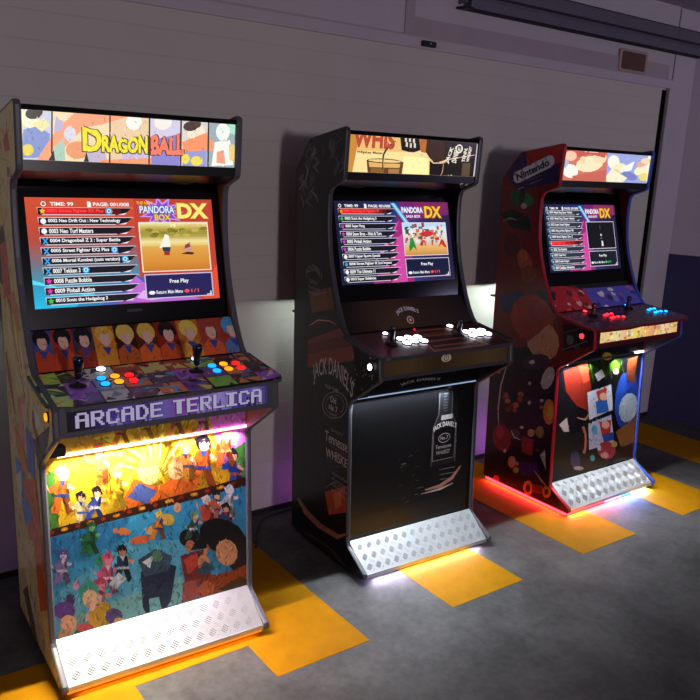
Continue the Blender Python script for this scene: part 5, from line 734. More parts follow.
def screen_art(which, W, H):
    A = Art()
    ru = random.Random(which + 11)
    X = lambda u: (u - 0.5) * W
    Y = lambda v: v * H
    def R(c, u, v, a, b): A.rect(c, X(u), Y(v), a * W, b * H)
    def P(c, *p): A.poly(c, *[(X(u), Y(v)) for u, v in p])
    def T(c, s, u, v, a, b, bold=0.02): A.text(c, s, X(u), Y(v), a * W, b * H, bold)
    if which == 0:
        A.grad(['#10b8e8', '#2898b8', '#70707c', '#b4483c', '#c84a30', '#d05034'], X(0), 0, W, H, False, 30)
        P('#c04030', (.55, 0), (1, 0), (1, 1), (.55, 1))
        for i in range(12):
            t_ = i / 12
            P(['#2880b8', '#4a60b0', '#8848a0', '#a84480', '#c04460'][min(4, i * 5 // 12)], (.2 + t_ * .5, 0), (.26 + t_ * .5, 0), (.50 + t_ * .5, .25 - .12 * t_), (.4 + t_ * .5, .3 - .15 * t_))
        P('#b868d0', (.46, .02), (.62, .0), (.9, .0), (.6, .14), (.5, .3))
        P('#e8a8f0', (.52, .05), (.6, .02), (.75, .04), (.56, .12))
        for i in range(6):
            P('#60d8f8', (0, .22 + i * .006), (.3, .12 - i * .01), (.3, .125 - i * .01), (0, .23 + i * .006))
        P('#e05030', (.9, 0), (1, 0), (1, .35), (.94, .2))
    else:
        A.grad(['#141838', '#182048', '#20306a', '#303878', '#28204a', '#20183c'], X(0), 0, W, H, True, 30)
        P('#a02878', (.26, 0), (.62, 0), (.62, .9), (.5, .75), (.44, .4))
        P('#d048a0', (.42, 0), (.56, 0), (.55, .6), (.5, .55))
        P('#702068', (.5, .74), (1, .84), (1, 1), (.56, 1))
        P('#90305c' if which == 2 else '#802058', (.62, .8), (.98, .86), (.98, .98), (.7, 1))
        P('#f060c0', (.32, .3), (.34, .3), (.48, .62), (.54, .78), (.45, .6))
        P('#e070c8', (.28, .24), (.44, .5), (.40, .5))
        P('#58b8f0', (.47, .98), (.51, .98), (.63, .72), (.60, .70))
        P('#b8e8ff', (.485, .98), (.495, .98), (.615, .72), (.607, .71))
    T('#f0f0f0', 'TIME: 99', .12 if which == 0 else .08, .925, .115, .035, .03)
    T('#f0f0f0', 'PAGE: 001/008' if which == 0 else 'PAGE: 001/005', .335 if which == 0 else .28, .925, .19, .035, .03)
    A.ell('#f0f0f0', X(.088 if which == 0 else .045), Y(.943), .016 * W * .8)
    A.ell('#b05048' if which == 0 else '#202850', X(.088 if which == 0 else .045), Y(.943), .010 * W * .8)
    P('#f0f0f0', *[(a + (-.02 if which == 0 else -.08), b) for a, b in [(.325, .915), (.345, .915), (.345, .955), (.338, .968), (.325, .968)]])
    rows = [
        ['Street Fighter EX Plus', 'Neo Drift Out : New Technology', 'Neo Turf Masters', 'Dragonball Z 2 : Super Battle', 'Street Fighter EX2 Plus', 'Mortal Kombat (coin version)', 'Tekken 3', 'Puzzle Bobble', 'Pinball Action', 'Sonic the Hedgehog 3'],
        ['The King of Fighters 97', 'Sonic the Hedgehog 3', 'Super Pang', 'Snow Bros. - Nick & Tom', 'Pinball Action', 'Puzzle Bobble', 'Hyper Sports Special', 'Street Fighter III 2nd Impact', 'The Ultimate 11', 'Super Sidekicks'],
        ['Metal Slug Super Vehicle', 'Metal Slug 2 Super Vehicle', 'Super Smash Fighter', 'King of the Fighters 98', 'Street Fighter Zero 3', 'Tekken Tag', 'The Punisher', 'Fatal Fury', 'Double Dragon', 'Cadillacs Adventure'],
    ][which]
    icons = [['#f0c040', '#f0f0f0', '#f0f0f0', '#38a8f0', '#38a8f0', '#38a8f0', '#38a8f0', '#e838b0', '#e838b0', '#38c838'],
             ['#f09048', '#38c060', '#c048c0', '#b848c8', '#c048c0', '#b848c0', '#f0f0f0', '#38a8e8', '#f0f0f0', '#f0f0f0'],
             ['#80c8e8'] * 10][which]
    hot = 5 if which == 2 else 0
    num0 = {0: 1, 1: 1, 2: 50}[which]
    for i in range(10):
        v = .845 - i * .0905
        sl = i * (.0085 if which == 0 else .005)
        u = (.058 if which == 0 else .03)
        u2 = (.535 if which == 0 else .50)
        bar = '#16121c' if which == 0 else ('#10121e' if which == 1 else '#283440')
        P('#d8d4e0' if i != hot else '#f0a890', (u, v + .004), (u2 + .012, v + .062), (u2, v + .068), (u - .004, v + .068))
        P(bar, (u, v), (u2 - .04, v), (u2, v + .062), (u, v + .062))
        if i == hot:
            A.grad(['#f01828', '#e01820', '#c01418', '#301014'], X(u + .02), Y(v + .004), (.40 if which == 0 else .38) * W, .056 * H, True, 10)
        P('#e0e0e8', (u + .02, v - .004), (u2 - .09, v - .004), (u2 - .09, v + .002), (u + .02, v + .002))
        P('#e8e8f0', (u2 - .075, v), (u2 - .04, v), (u2 - .025, v + .02), (u2 - .045, v + .012))
        c = icons[i]
        if c in ('#f0f0f0',):
            A.ell(c, X(u + .022), Y(v + .032), .014 * W)
        elif c == '#38a8f0':
            for sg in (1, -1):
                P(c, (u + .008, v + .032 - sg * .025), (u + .014, v + .032 - sg * .03), (u + .038, v + .032 + sg * .025), (u + .032, v + .032 + sg * .03))
        else:
            n = 5
            A.poly(c, *[(X(u + .022) + (.016 if k % 2 == 0 else .008) * W * math.sin(PI * k / n), Y(v + .032) + (.016 if k % 2 == 0 else .008) * W * math.cos(PI * k / n)) for k in range(2 * n)])
        s = '%04d %s' % (num0 + i, rows[i])
        wd = min(.0105 * len(s), u2 - .09 - u)
        T('#ff5048' if (i == hot) else '#f4f4f8', s, u + .045, v + .012, wd, .042, .028)
        if which == 0 and i in (0, 4, 5, 6):
            A.ell('#28a8e8', X(u + .045 + wd + .028), Y(v + .034), .018 * W)
            A.ell('#d0f0ff', X(u + .045 + wd + .028), Y(v + .034), .011 * W)
            A.ell('#2880c0', X(u + .045 + wd + .028), Y(v + .034), .006 * W)
    # title logo
    if which == 0:
        n = 11
        A.poly('#c890f0', *[(X(.70) + (.13 if k % 2 == 0 else .07) * W * math.cos(PI * k / n), Y(.87) + (.16 if k % 2 == 0 else .09) * H * math.sin(PI * k / n)) for k in range(2 * n)])
        A.poly('#8848c8', *[(X(.70) + (.10 if k % 2 == 0 else .06) * W * math.cos(PI * k / n), Y(.87) + (.12 if k % 2 == 0 else .07) * H * math.sin(PI * k / n)) for k in range(2 * n)])
        T('#e8c020', 'THE NEW', .565, .945, .09, .028, .03)
        T('#2868a8', 'PANDORA', .575, .855, .205, .085, .07); T('#e0f4ff', 'PANDORA', .58, .86, .195, .072, .02)
        T('#a06810', 'BOX', .655, .79, .10, .065, .06); T('#f8d830', 'BOX', .66, .793, .09, .056, .02)
        T('#b87820', 'DX', .785, .805, .195, .165, .07); T('#fce878', 'DX', .791, .81, .182, .15, .045)
        A.rect('#f0e0c8', X(.565), Y(.29), .40 * W, .485 * H)
        A.grad(['#c87828', '#d88c34', '#dc9840', '#e0a850'], X(.572), Y(.30), .386 * W, .24 * H, False, 12)
        A.grad(['#e0c068', '#f0e0a0', '#b8a048', '#988838', '#c8b050', '#f0e8b0'], X(.572), Y(.54), .386 * W, .228 * H, False, 14)
        for i in range(22):
            A.ell(['#7c7428', '#a09838', '#8a7c30', '#c0b058'][i % 4], X(.59 + ru.random() * .35), Y(.64 + ru.random() * .07), .022 * W, .018 * H, 9)
        T('#fff0b0', '19', .745, .72, .03, .035, .05); T('#e0b060', 'HIT 3', .83, .722, .1, .028, .03)
        P('#f4f0e0', (.67, .52), (.71, .66), (.73, .64), (.735, .52)); P('#283848', (.69, .49), (.73, .49), (.735, .53), (.685, .53)); P('#a03028', (.695, .45), (.725, .45), (.73, .49), (.695, .49))
        P('#c89888', (.80, .50), (.83, .56), (.85, .58), (.86, .50), (.84, .47)); P('#983830', (.815, .51), (.85, .53), (.845, .56), (.82, .55)); P('#402018', (.79, .46), (.86, .45), (.87, .47), (.83, .48))
        bx = (.572, .03, .393, .24)
    else:
        A.text('#8890e0' if which == 1 else '#a090c8', 'PANDORA', X(.56), Y(.855), .20 * W, .085 * H, .06)
        T('#f4f4ff', 'PANDORA', .565, .86, .19, .07, .025)
        T('#e0e8ff', 'SAGA BOX', .60, .80, .13, .035, .03)
        T('#a86010', 'DX', .765, .79, .17, .16, .07); T('#f8c828', 'DX', .772, .80, .155, .145, .03)
        A.rect('#e8e0f0', X(.555), Y(.32), .405 * W, .42 * H)
        if which == 1:
            A.grad(['#c88840', '#e0a860', '#e8b870'], X(.56), Y(.328), .395 * W, .13 * H, False, 6)
            A.grad(['#c8c0b0', '#e0d8d0', '#d8e8f0', '#a8d0f0'], X(.56), Y(.458), .395 * W, .275 * H, False, 6)
            for i in range(70):
                c = ['#d04030', '#e8d8d0', '#b83028', '#5a7868', '#f0e8e0', '#e8a070', '#385848', '#d86858', '#8a6048'][i % 9]
                A.rect(c, X(.565 + ru.random() * .35), Y(.44 + ru.random() * .25), (.01 + ru.random() * .03) * W, (.015 + ru.random() * .045) * H)
            P('#c83028', (.70, .60), (.78, .64), (.84, .60), (.80, .56), (.73, .56))
            P('#2c8838', (.60, .44), (.62, .54), (.64, .55), (.66, .44), (.67, .38), (.64, .43), (.60, .37)); A.ell('#e0b080', X(.625), Y(.565), .01 * W)
            P('#c83828', (.87, .42), (.90, .52), (.92, .52), (.95, .42), (.93, .42), (.9, .46)); A.ell('#e8c0a0', X(.905), Y(.54), .01 * W)
        else:
            A.rect('#121218', X(.56), Y(.328), .395 * W, .404 * H)
            for i in range(6):
                P('#e8e8f0' if i > 2 else '#706878', (.745, .37 + i * .05), (.765, .37 + i * .05), (.76, .40 + i * .05), (.748, .40 + i * .05)) if i < 4 else None
            P('#f0f0f0', (.75, .36), (.775, .36), (.772, .44), (.755, .44)); P('#50485a', (.745, .62), (.755, .62), (.755, .68), (.745, .68))
        bx = (.555, .05, .405, .24)
    A.rect('#c8c0d8', X(bx[0]), Y(bx[1]), bx[2] * W, bx[3] * H)
    A.rect('#242058' if which == 0 else ('#101838' if which == 1 else '#141c28'), X(bx[0] + .006), Y(bx[1] + .01), (bx[2] - .012) * W, (bx[3] - .02) * H)
    T('#ffffff', 'Free Play', bx[0] + .14, bx[1] + .135, .11, .05, .02)
    T('#e8e8f0', 'Return: Main Menu', bx[0] + .06, bx[1] + .045, .15, .035, .02)
    A.ell('#f0f0f0', X(bx[0] + .035), Y(bx[1] + .06), .018 * W, .018 * H)
    cc = '#58c870' if which == 2 else '#f05048'
    A.ell(cc, X(bx[0] + .235), Y(bx[1] + .062), .015 * W, .018 * H)
    T(cc, '1/1', bx[0] + .26, bx[1] + .045, .045, .035, .02)
    P('#e8e0f0', (bx[0] + bx[2] - .04, bx[1] + .012), (bx[0] + bx[2] - .012, bx[1] + .012), (bx[0] + bx[2] - .012, bx[1] + .05), (bx[0] + bx[2] - .02, bx[1] + .05), (bx[0] + bx[2] - .02, bx[1] + .022), (bx[0] + bx[2] - .04, bx[1] + .022))
    return A


def tread_plate(parent, hw, style):
    """kick plate: folded sheet with raised bars"""
    f, L = surf(0, 0.404, 0.036, 0.278, 0.130)
    mb_ = MB()
    def slab(u0, u1, v0, v1, e0, e1):
        c = [f(u, v, e) for e in (e0, e1) for u, v in ((u0, v0), (u1, v0), (u1, v1), (u0, v1))]
        mb_.add(c, [(0, 3, 2, 1), (4, 5, 6, 7), (0, 1, 5, 4), (1, 2, 6, 5), (2, 3, 7, 6), (3, 0, 4, 7)])
    slab(-hw, hw, 0, L, -0.006, 0)
    mb_.box((-hw, -0.407, 0.020), (hw, -0.400, 0.037))
    P = 0.046 if style == 0 else 0.056
    k = 0
    nv = int(L / P) + 1
    nu = int(2 * hw / P)
    for j in range(-1, nv * 2):
        for i in range(nu + 1):
            cu = -hw + i * P + (P / 2 if j % 2 else 0) + 0.01
            cv = j * P / 2 + 0.006
            ang = PI / 4 if (j % 2 == 0) else -PI / 4
            nb = 4
            for b in range(nb):
                o = (b - (nb - 1) / 2) * P * (0.16 if style == 0 else .15)
                ln = P * (0.31 if style == 0 else 0.33) * (1 - .1 * abs(b - (nb - 1) / 2))
                wd = 0.0015 if style == 0 else 0.0022
                dx, dy = math.cos(ang), math.sin(ang)
                ox, oy = -dy * o, dx * o
                q = [(-ln, 0, 0), (0, wd, 0), (ln, 0, 0), (0, -wd, 0), (-ln * .6, 0, 1), (ln * .6, 0, 1)]
                vs = []
                okk = True
                for a, b_, t_ in q:
                    u = cu + ox + a * dx - b_ * dy
                    v = cv + oy + a * dy + b_ * dx
                    if abs(u) > hw - 0.001 or v < 0.001 or v > L - 0.001:
                        okk = False
                    vs.append(f(u, v, 0.0032 * t_ if t_ else -0.0004))
                if okk:
                    mb_.add(vs, [(0, 4, 5, 1) if False else (0, 1, 5, 4), (1, 2, 5), (2, 3, 5), (3, 0, 4, 5)])
    o = mb_.build('kick_plate', ALU, parent)
    o['label'] = 'aluminium tread plate with raised bars'
    return o


def joystick(parent, x, fwd, col, style):
    z = 0.948 + (0.43 - fwd) * 0.172
    ax = Vector((0.05, 0, 1)).normalized()
    mb_ = MB()
    mb_.lathe((x, -fwd, z), [(0.026, 0), (0.026, 0.003), (0.018, 0.007), (0.008, 0.010)], ax)
    jo = mb_.build('joystick', RUBBER, parent, smooth=True)
    mb_ = MB()
    mb_.lathe((x, -fwd, z), [(0.0045, 0.006), (0.0045, 0.034)], ax, 12)
    mb_.build('shaft', CHROME, jo, smooth=True)
    mb_ = MB()
    if style == 0:
        pr = [(0.006, 0.022), (0.0105, 0.028), (0.0115, 0.045), (0.014, 0.062), (0.0165, 0.076), (0.0165, 0.084), (0.013, 0.091), (0.006, 0.094), (0.001, 0.0945)]
    elif style == 1:
        pr = [(0.006, 0.014), (0.009, 0.022), (0.009, 0.045), (0.0105, 0.06), (0.0105, 0.066), (0.008, 0.072), (0.001, 0.074)]
    else:
        pr = [(0.016, 0.002), (0.014, 0.014), (0.010, 0.028), (0.0095, 0.036), (0.012, 0.044), (0.0125, 0.052), (0.0095, 0.060), (0.001, 0.063)]
    mb_.lathe((x, -fwd, z), pr, ax, 20)
    hd = mb_.build('bat_top', mat('joystick_' + col, col, 0.22, coat=0.5, noise=0.05), jo, smooth=True)
    return jo


def button(parent, x, fwd, col, s, r=0.0145, dirn=None, pos=None, ring=None):
    z = 0.948 + (0.43 - fwd) * 0.172
    ax = Vector((0, -0.17, 1)).normalized() if dirn is None else Vector(dirn)
    c = (x, -fwd, z) if pos is None else pos
    mb_ = MB()
    mb_.lathe(c, [(r + 0.003, 0), (r + 0.003, 0.002), (r + 0.001, 0.0035), (r, 0.0035)], ax, 18)
    b = mb_.build('button', ring or RUBBER, parent)
    mb_ = MB()
    mb_.lathe(c, [(r * .95, 0.0036), (r * .95, 0.007), (r * .75, 0.0085), (r * .2, 0.0088)], ax, 18)
    mb_.build('plunger', mat('lit_%s_%g' % (col, s), col, 0.3, emit=s), b)
    return b


MACHINES = [
    dict(loc=(-0.1617, -0.0501), rz=-0.03136, w=0.7116, side='d1', front='f1', marq='m1',
         trim=(MOLD_GREY, MOLD_GREY), base='#8a5c34',
         label='orange and gold arcade machine with purple pixel-letter sign and blue comic front, nearest the viewer',
         sc=(0.620, 0.345, 0.048, 1.331, 0.222)),
    dict(loc=(1.0296, 0.0122), rz=-0.0342, w=0.6971, side='d2', front='f2', marq='m2',
         trim=(MOLD_DARK, MOLD_DARK), base='#0b0a0d',
         label='black whiskey themed arcade machine with white lit buttons, standing between the other two',
         sc=(0.602, 0.342, 0.052, 1.331, 0.26)),
    dict(loc=(2.2693, 0.0056), rz=0.0042, w=0.7250, side='d3', front='f3', marq='m3',
         trim=(MOLD_RED, MOLD_BLUE), base='#4a0e14',
         label='red and blue arcade machine with red and blue buttons and red floor glow, farthest right',
         sc=(0.575, 0.340, 0.042, 1.328, 0.274)),
]

for idx, S in enumerate(MACHINES):
    T = empty('arcade_machine', (S['loc'][0], S['loc'][1], 0), S['rz'])
    tag(T, S['label'], 'arcade machine')
    W = S['w']
    hw = W / 2
    ih = hw - 0.018
    body = mat('side_board_%d' % idx, S['base'], 0.4, noise=0.15, scale=12)
    for sgn in (-1, 1):
        xo, xi = sgn * hw, sgn * ih
        xa, xb = min(xo, xi), max(xo, xi)
        mb = MB()
        mb.prism_x([(-y, z) for y, z in PROFILE], xa + 0.0005, xb - 0.0005)
        sp = mb.build('side_panel', body, T)
        # rounded edge trim, running round the whole outline
        o0 = offset(PROFILE, 0.0)
        o1 = offset(PROFILE, 0.0022)
        mb = MB()
        rings = [(xa - 0.001, o0), (xa + 0.004, o1), (xb - 0.004, o1), (xb + 0.001, o0)]
        oin = offset(PROFILE, -0.0035)
        rings = [(xa - 0.0012, oin), (xa - 0.0008, o0)] + rings[1:3] + [(xb + 0.0008, o0), (xb + 0.0012, oin)]
        vs = []
        for x, pr in rings:
            vs += [(x, -y, z) for y, z in pr]
        fs = []
        for r in range(len(rings) - 1):
            for i in range(NB):
                j = (i + 1) % NB
                fs.append((r * NB + i, r * NB + j, (r + 1) * NB + j, (r + 1) * NB + i))
        tr = obj('edge_trim', vs, fs, S['trim'][0 if sgn < 0 else 1], sp, smooth=False)
        if idx == 2:
            tr['label'] = 'red edge trim' if sgn < 0 else 'blue edge trim'
        # printed side
        A = Art()
        if sgn < 0:
            A.spec(S['side'])
            TX = lambda c, s, y, z, w_, h_, b=0.0, r=0.0: A.text(c, s, y, z, w_, h_, b, rot=r)
            if idx == 0:
                TX('#5a1810', 'BALL', 0.02, 1.56, 0.07, 0.03, 0.04)
                for k in range(4):
                    TX('#3a2a20', 'ENERGY', 0.02 + 0.05 * k, 0.20 - 0.04 * k, 0.05, 0.02, 0.02, -1.2)
            elif idx == 1:
                g = '#e8e2e2'
                A.arch(g, "JACK DANIEL'S", 0.128, 0.725, 0.285, 0.085, 0.055, 0.012)
                A.text(g, 'OLD TIME', 0.075, 0.742, 0.10, 0.014)
                A.text(g, 'Old', 0.118, 0.69, 0.045, 0.026, 0.02)
                A.text(g, 'No.7', 0.11, 0.655, 0.065, 0.026, 0.02)
                A.text('#a8a2a0', 'BRAND', 0.12, 0.635, 0.05, 0.010)
                A.text('#a8a2a0', 'QUALITY', 0.13, 0.567, 0.09, 0.013)
                A.text(g, 'Tennessee', 0.09, 0.513, 0.19, 0.045, 0.005)
                A.text('#8a6a50', 'SOUR MASH', 0.13, 0.496, 0.12, 0.010)
                A.text(g, 'WHISKEY', 0.10, 0.448, 0.19, 0.038, 0.005)
                for k, s_ in enumerate(['DISTILLED AND BOTTLED BY', 'JACK DANIEL DISTILLERY', 'LYNCHBURG TENNESSEE', 'EST & REG IN 1866']):
                    A.text('#a8a2a0', s_, 0.155, 0.385 - k * 0.025, 0.12, 0.011)
                A.arch('#9a9698', "JACK DANIEL'S", -0.045, 1.17, 0.12, 0.03, 0.03)
                A.text('#9a9698', 'Old No.7', -0.08, 1.155, 0.07, 0.014)
                A.text('#9a9698', 'Tennessee', -0.085, 1.130, 0.09, 0.014)
                A.text('#9a9698', 'WHISKEY', -0.085, 1.108, 0.09, 0.016)
            else:
                cs, sn = math.cos(.40), math.sin(.40)
                A.poly('#eee8f4', *[(-0.018 + x * cs - y * sn, 1.657 + x * sn + y * cs) for x, y in rrect(0.262, 0.058, 0.028, 6)])
                A.text('#2a2048', 'Nintendo', -0.018 - .112 * cs + .018 * sn, 1.657 - .112 * sn - .018 * cs, 0.212, 0.037, 0.04, rot=0.40)
            # the arm face behind the control panel corner gets its small button
        else:
            A.rect(S['base'], -0.25, 0, 0.75, 1.8)
            rr = random.Random(idx)
            pal = [['#c88838', '#d8a858', '#a85828', '#3858a8', '#e8c880'], ['#101014', '#1c1a1e', '#2c2420', '#0c0c10'], ['#1c1c58', '#28287c', '#6a1420', '#3838a0', '#181838']][idx]
            for _ in range(60):
                y, z = rr.uniform(-0.2, 0.4), rr.uniform(0, 1.75)
                A.ell(rr.choice(pal), y, z, rr.uniform(0.01, 0.05), rr.uniform(0.02, 0.09), 9)
        A.detail([1500, 500, 1600][idx], [.035, .03, .026][idx], (-0.2, 0.0, 0.45, 1.75), idx + 5, .5, 1.6)
        xf = xo + sgn * 0.0002
        A.build('side_artwork', sp, lambda u, v, e, xf=xf, sgn=sgn: (xf + sgn * e * .8, -u, v), PRINT, [[(a, b) for a, b in s_] for s_ in SLABS], gain=[2.1, 1.5, 0.85][idx])
        # inside face of the arm cheek
        mb = MB()
        xk = xi - sgn * 0.001
        mb.prism_x([(-0.262, 0.74), (-0.262, 0.858), (-0.43, 0.858)], min(xi, xk), max(xi, xk))
        mb.build('arm_lining', mat('arm_lining_%d' % idx, ['#b08048', '#140c0a', '#30283a'][idx], 0.4, noise=0.3, scale=30), sp)

    # carcass
    mb = MB()
    mb.box((-ih, 0.150, 0.03), (ih, 0.162, 0.90))
    mb.prism_x([(0.150, 0.9), (0.162, 0.9), (0.206, 1.60), (0.194, 1.60)], -ih, ih)
    mb.build('back_panel', BLACK, T)
    mb = MB()
    mb.prism_x([(0.205, 1.60), (0.106, 1.722), (-0.135, 1.766), (-0.135, 1.756), (0.100, 1.712), (0.195, 1.596)], -ih, ih)
    mb.build('top_panel', BLACK, T)
    mb = MB()
    mb.box((-ih, -0.395, 0.020), (ih, 0.155, 0.03))
    mb.build('base_panel', BLACK, T)
    for fx in (-1, 1):
        for fy in (-0.33, 0.10):
            mb = MB()
            mb.lathe((fx * (ih - 0.05), fy, 0.0), [(0.02, 0.0), (0.02, 0.016), (0.012, 0.0199)], n=14)
            mb.build('foot', RUBBER, T)
    # lower front panel
    mb = MB()
    mb.prism_x([(-0.266, 0.128), (-0.252, 0.128), (-0.226, 0.86), (-0.240, 0.86)], -ih, ih)
    lp = mb.build('front_panel', BLACK, T)
    A = Art()
    A.spec(S['front'])
    if idx == 1:
        g = '#6a6868'
        bt = [(.130, .70), (.128, .60), (.104, .555), (.098, .52), (.098, .37), (.238, .37), (.238, .52), (.230, .555), (.206, .60), (.204, .70)]
        A.poly('#1c1d22', *bt)
        for (a, b) in zip(bt[:4], bt[1:5]):
            A.poly(g, a, b, (b[0] + .003, b[1]), (a[0] + .003, a[1]))
        for (a, b) in zip(bt[5:9], bt[6:10]):
            A.poly(g, a, b, (b[0] - .003, b[1]), (a[0] - .003, a[1]))
        A.rect('#a8a4a4', .145, .575, .065, .022)
        A.rect('#07070a', .104, .392, .128, .165)
        for x_ in (.104, .229):
            A.rect('#8a8686', x_, .392, .003, .165)
        A.rect('#8a8686', .104, .392, .128, .003)
        for k in range(7):
            A.rect('#4a4c52', .155, .612 + k * .013, .024, .005)
        A.arch('#e0dcdc', "JACK DANIEL'S", 0.168, 0.522, 0.125, 0.026, 0.016, 0.02)
        A.ell('#a8a4a4', 0.168, 0.492, 0.034, 0.022); A.ell('#0a0a0c', 0.168, 0.492, 0.031, 0.019)
        A.text('#b0acac', 'No.7', 0.146, 0.484, 0.044, 0.016, 0.02)
        A.text('#b0acac', 'Tennessee', 0.12, 0.445, 0.09, 0.018)
        A.text('#b0acac', 'WHISKEY', 0.125, 0.418, 0.08, 0.018)
        A.arch('#b8b4b4', "JACK DANIEL'S", 0.02, 0.755, 0.20, 0.012, 0.008)
    def fm(u, v, e):
        return (u, -(0.2664 - (v - 0.128) / 0.732 * 0.026 + e), v)
    A.detail([2300, 250, 900][idx], [.024, .02, .026][idx], (-ih, 0.13, ih, 0.85), idx)
    A.build('front_artwork', lp, fm, PRINT, [[(-ih, 0.129), (ih, 0.129), (ih, 0.858), (-ih, 0.858)]])
    tread_plate(T, ih, 0 if idx < 2 else 1)
    # LED strip under the control panel
    led = [[('#fff0c0', 5.0, -ih + 0.035, 0.10), ('#ffb8f8', 3.0, 0.10, ih)], [('#b8d8ff', .45, -ih, ih)], [('#d0f0ff', 4.0, -ih + .02, -ih + .06), ('#303840', .12, -ih + .06, ih - .08), ('#ffffff', 6.0, ih - .08, ih)]][idx]
    for c, s, a, b in led:
        mb = MB()
        fw = 0.2664 - (0.735 - 0.128) / 0.732 * 0.026 + 0.004
        mb.box((a, -fw - 0.005, 0.730), (b, -fw, 0.739 if idx != 1 else 0.734))
        mb.build('light_strip', mat('led_%s_%g' % (c, s), c, 0.4, emit=s), T)
    if idx == 0:
        area('strip_lamp', (-0.14, -0.258, 0.729), (0, -0.28, -1), 0.34, 0.012, 8.5, (1.0, 0.93, 0.74), T, spread=math.radians(114))
        area('strip_lamp', (0.19, -0.258, 0.729), (0, -0.28, -1), 0.24, 0.008, 2.6, (1.0, 0.72, 0.95), T, spread=math.radians(114))
    elif idx == 1:
        area('strip_lamp', (-0.08, -0.258, 0.729), (0, -0.28, -1), 0.5, 0.008, 7.2, (0.84, 0.93, 1.0), T, spread=math.radians(114))
    else:
        area('strip_lamp', (-0.20, -0.258, 0.729), (0, -0.28, -1), 0.22, 0.008, 3.4, (0.85, 0.96, 1.0), T, spread=math.radians(114))
        area('strip_lamp', (0.2, -0.258, 0.729), (0, -0.28, -1), 0.22, 0.008, 3.4, (0.95, 0.97, 1.0), T, spread=math.radians(114))
    if idx < 2:
        # black plastic clip at the strip's left end
        mb = MB()
        mb.box((-ih + 0.001, -0.285, 0.742), (-ih + 0.055, -0.245, 0.775))
        mb.build('strip_clip', RUBBER, T, bevel=0.006)

    # control panel box
    mb = MB()
    mb.prism_x([(-0.240, 0.858), (-0.436, 0.860), (-0.432, 0.945), (-0.24, 0.975)], -ih, ih)
    cb = mb.build('control_box', BLACK, T)
    # front frame with sign recess
    A = Art()
    sgw = 0.64
    fmap = lambda u, v, e: (u, -(0.4405 - (v - 0.86) / 0.088 * 0.004 + e), v)
    if idx == 0:
        A.grad(['#08060e', '#120c28', '#402a80', '#5a46a8', '#3a2878', '#7868c0', '#8838a0', '#6a48a8', '#b098e8', '#5040a0', '#8070d0', '#181030'], -0.33, 0.85, 0.66, 0.12, True, 60)
        rr = random.Random(3)
        for _ in range(26):
            x = rr.uniform(-.2, .3)
            A.poly(rr.choice(['#7060b8', '#8850a8', '#4838a0', '#302060', '#9a88d8']), (x, 0.86), (x + .012, 0.86), (x + .010 + rr.uniform(-.01, .01), .885 + rr.uniform(0, .03)), (x + .002, .90))
        A.pixels('#1c1048', 'ARCADE TERLICA', -0.297, 0.8795, 0.59, 0.044)
        A.pixels('#dccfff', 'ARCADE TERLICA', -0.294, 0.8815, 0.59, 0.044)
        reg, mt_, dark = [(-0.318, 0.874), (0.318, 0.874), (0.318, 0.942), (-0.318, 0.942)], SIGNLIT, 1
    elif idx == 1:
        A.grad(['#5a4628', '#6c5434', '#4a3820', '#604a2c', '#705838', '#54401f'], -0.35, 0.85, 0.7, 0.1, True, 30)
        A.ell('#efe0c0', -0.019, 0.915, 0.026, 0.016); A.ell('#30241a', -0.019, 0.916, 0.014, 0.013); A.ell('#efe0c0', -0.019, 0.916, 0.011, 0.010)
        A.text('#30241a', '7', -0.022, 0.910, 0.007, 0.012, 0.03)
        A.poly('#efe0c0', (-0.033, 0.93), (-0.026, 0.938), (-0.019, 0.933), (-0.012, 0.938), (-0.005, 0.93))
        reg, mt_ = [(-0.325, 0.872), (0.315, 0.872), (0.315, 0.93), (-0.325, 0.93)], PRINT
    else:
        A.grad(['#e8d890', '#f0c880', '#f0e0a0', '#f0b888', '#f0d860', '#f0c070', '#e89870', '#f0d8c0', '#f0c080', '#f0b070'], -0.35, 0.85, 0.7, 0.12, True, 40)
        rr = random.Random(8)
        for _ in range(90):
            x, z = rr.uniform(-.33, .33), rr.uniform(.87, .94)
            A.ell(rr.choice(['#e88860', '#f8f0c8', '#d8a848', '#b8c890', '#f8d8b0', '#c87858', '#f0e048', '#a09878']), x, z, rr.uniform(.004, .014), rr.uniform(.004, .012), 8)
        reg, mt_ = [(-0.318, 0.882), (0.318, 0.882), (0.318, 0.936), (-0.318, 0.936)], mat('backlit_sign_bright', attr=True, emit=0.9, rough=0.2)
    sg = A.build('front_sign', cb, fmap, mt_, [reg])
    sg['label'] = ['lit purple sign with pale pixel letters', 'wood look front strip with pale round crest', 'backlit strip of yellow and orange drawings'][idx]
    # frame bars round the sign
    frm = [MOLD_GREY, MOLD_DARK, mat('wine_red_paint', '#5a1018', 0.35, noise=0.1)][idx]
    (x0, z0), (_, _), (x1, z1), _ = reg
    mb = MB()
    def fbar(xa, xb, za, zb):
        c = [(x, fmap(0, z, e)[1], z) for e in (-0.006, 0.003) for x, z in ((xa, za), (xb, za), (xb, zb), (xa, zb))]
        mb.add(c, [(0, 3, 2, 1), (4, 5, 6, 7), (0, 1, 5, 4), (1, 2, 6, 5), (2, 3, 7, 6), (3, 0, 4, 7)])
    fbar(-ih, ih, 0.858, z0)
    fbar(-ih, ih, z1, 0.946)
    fbar(-ih, x0, z0, z1)
    fbar(x1, ih, z0, z1)
    mb.build('sign_frame', frm, cb)
    # control panel top plate, overhanging the cheeks, front corners rounded
    ow = hw + 0.012
    ex = 0.02 if idx < 2 else 0.07
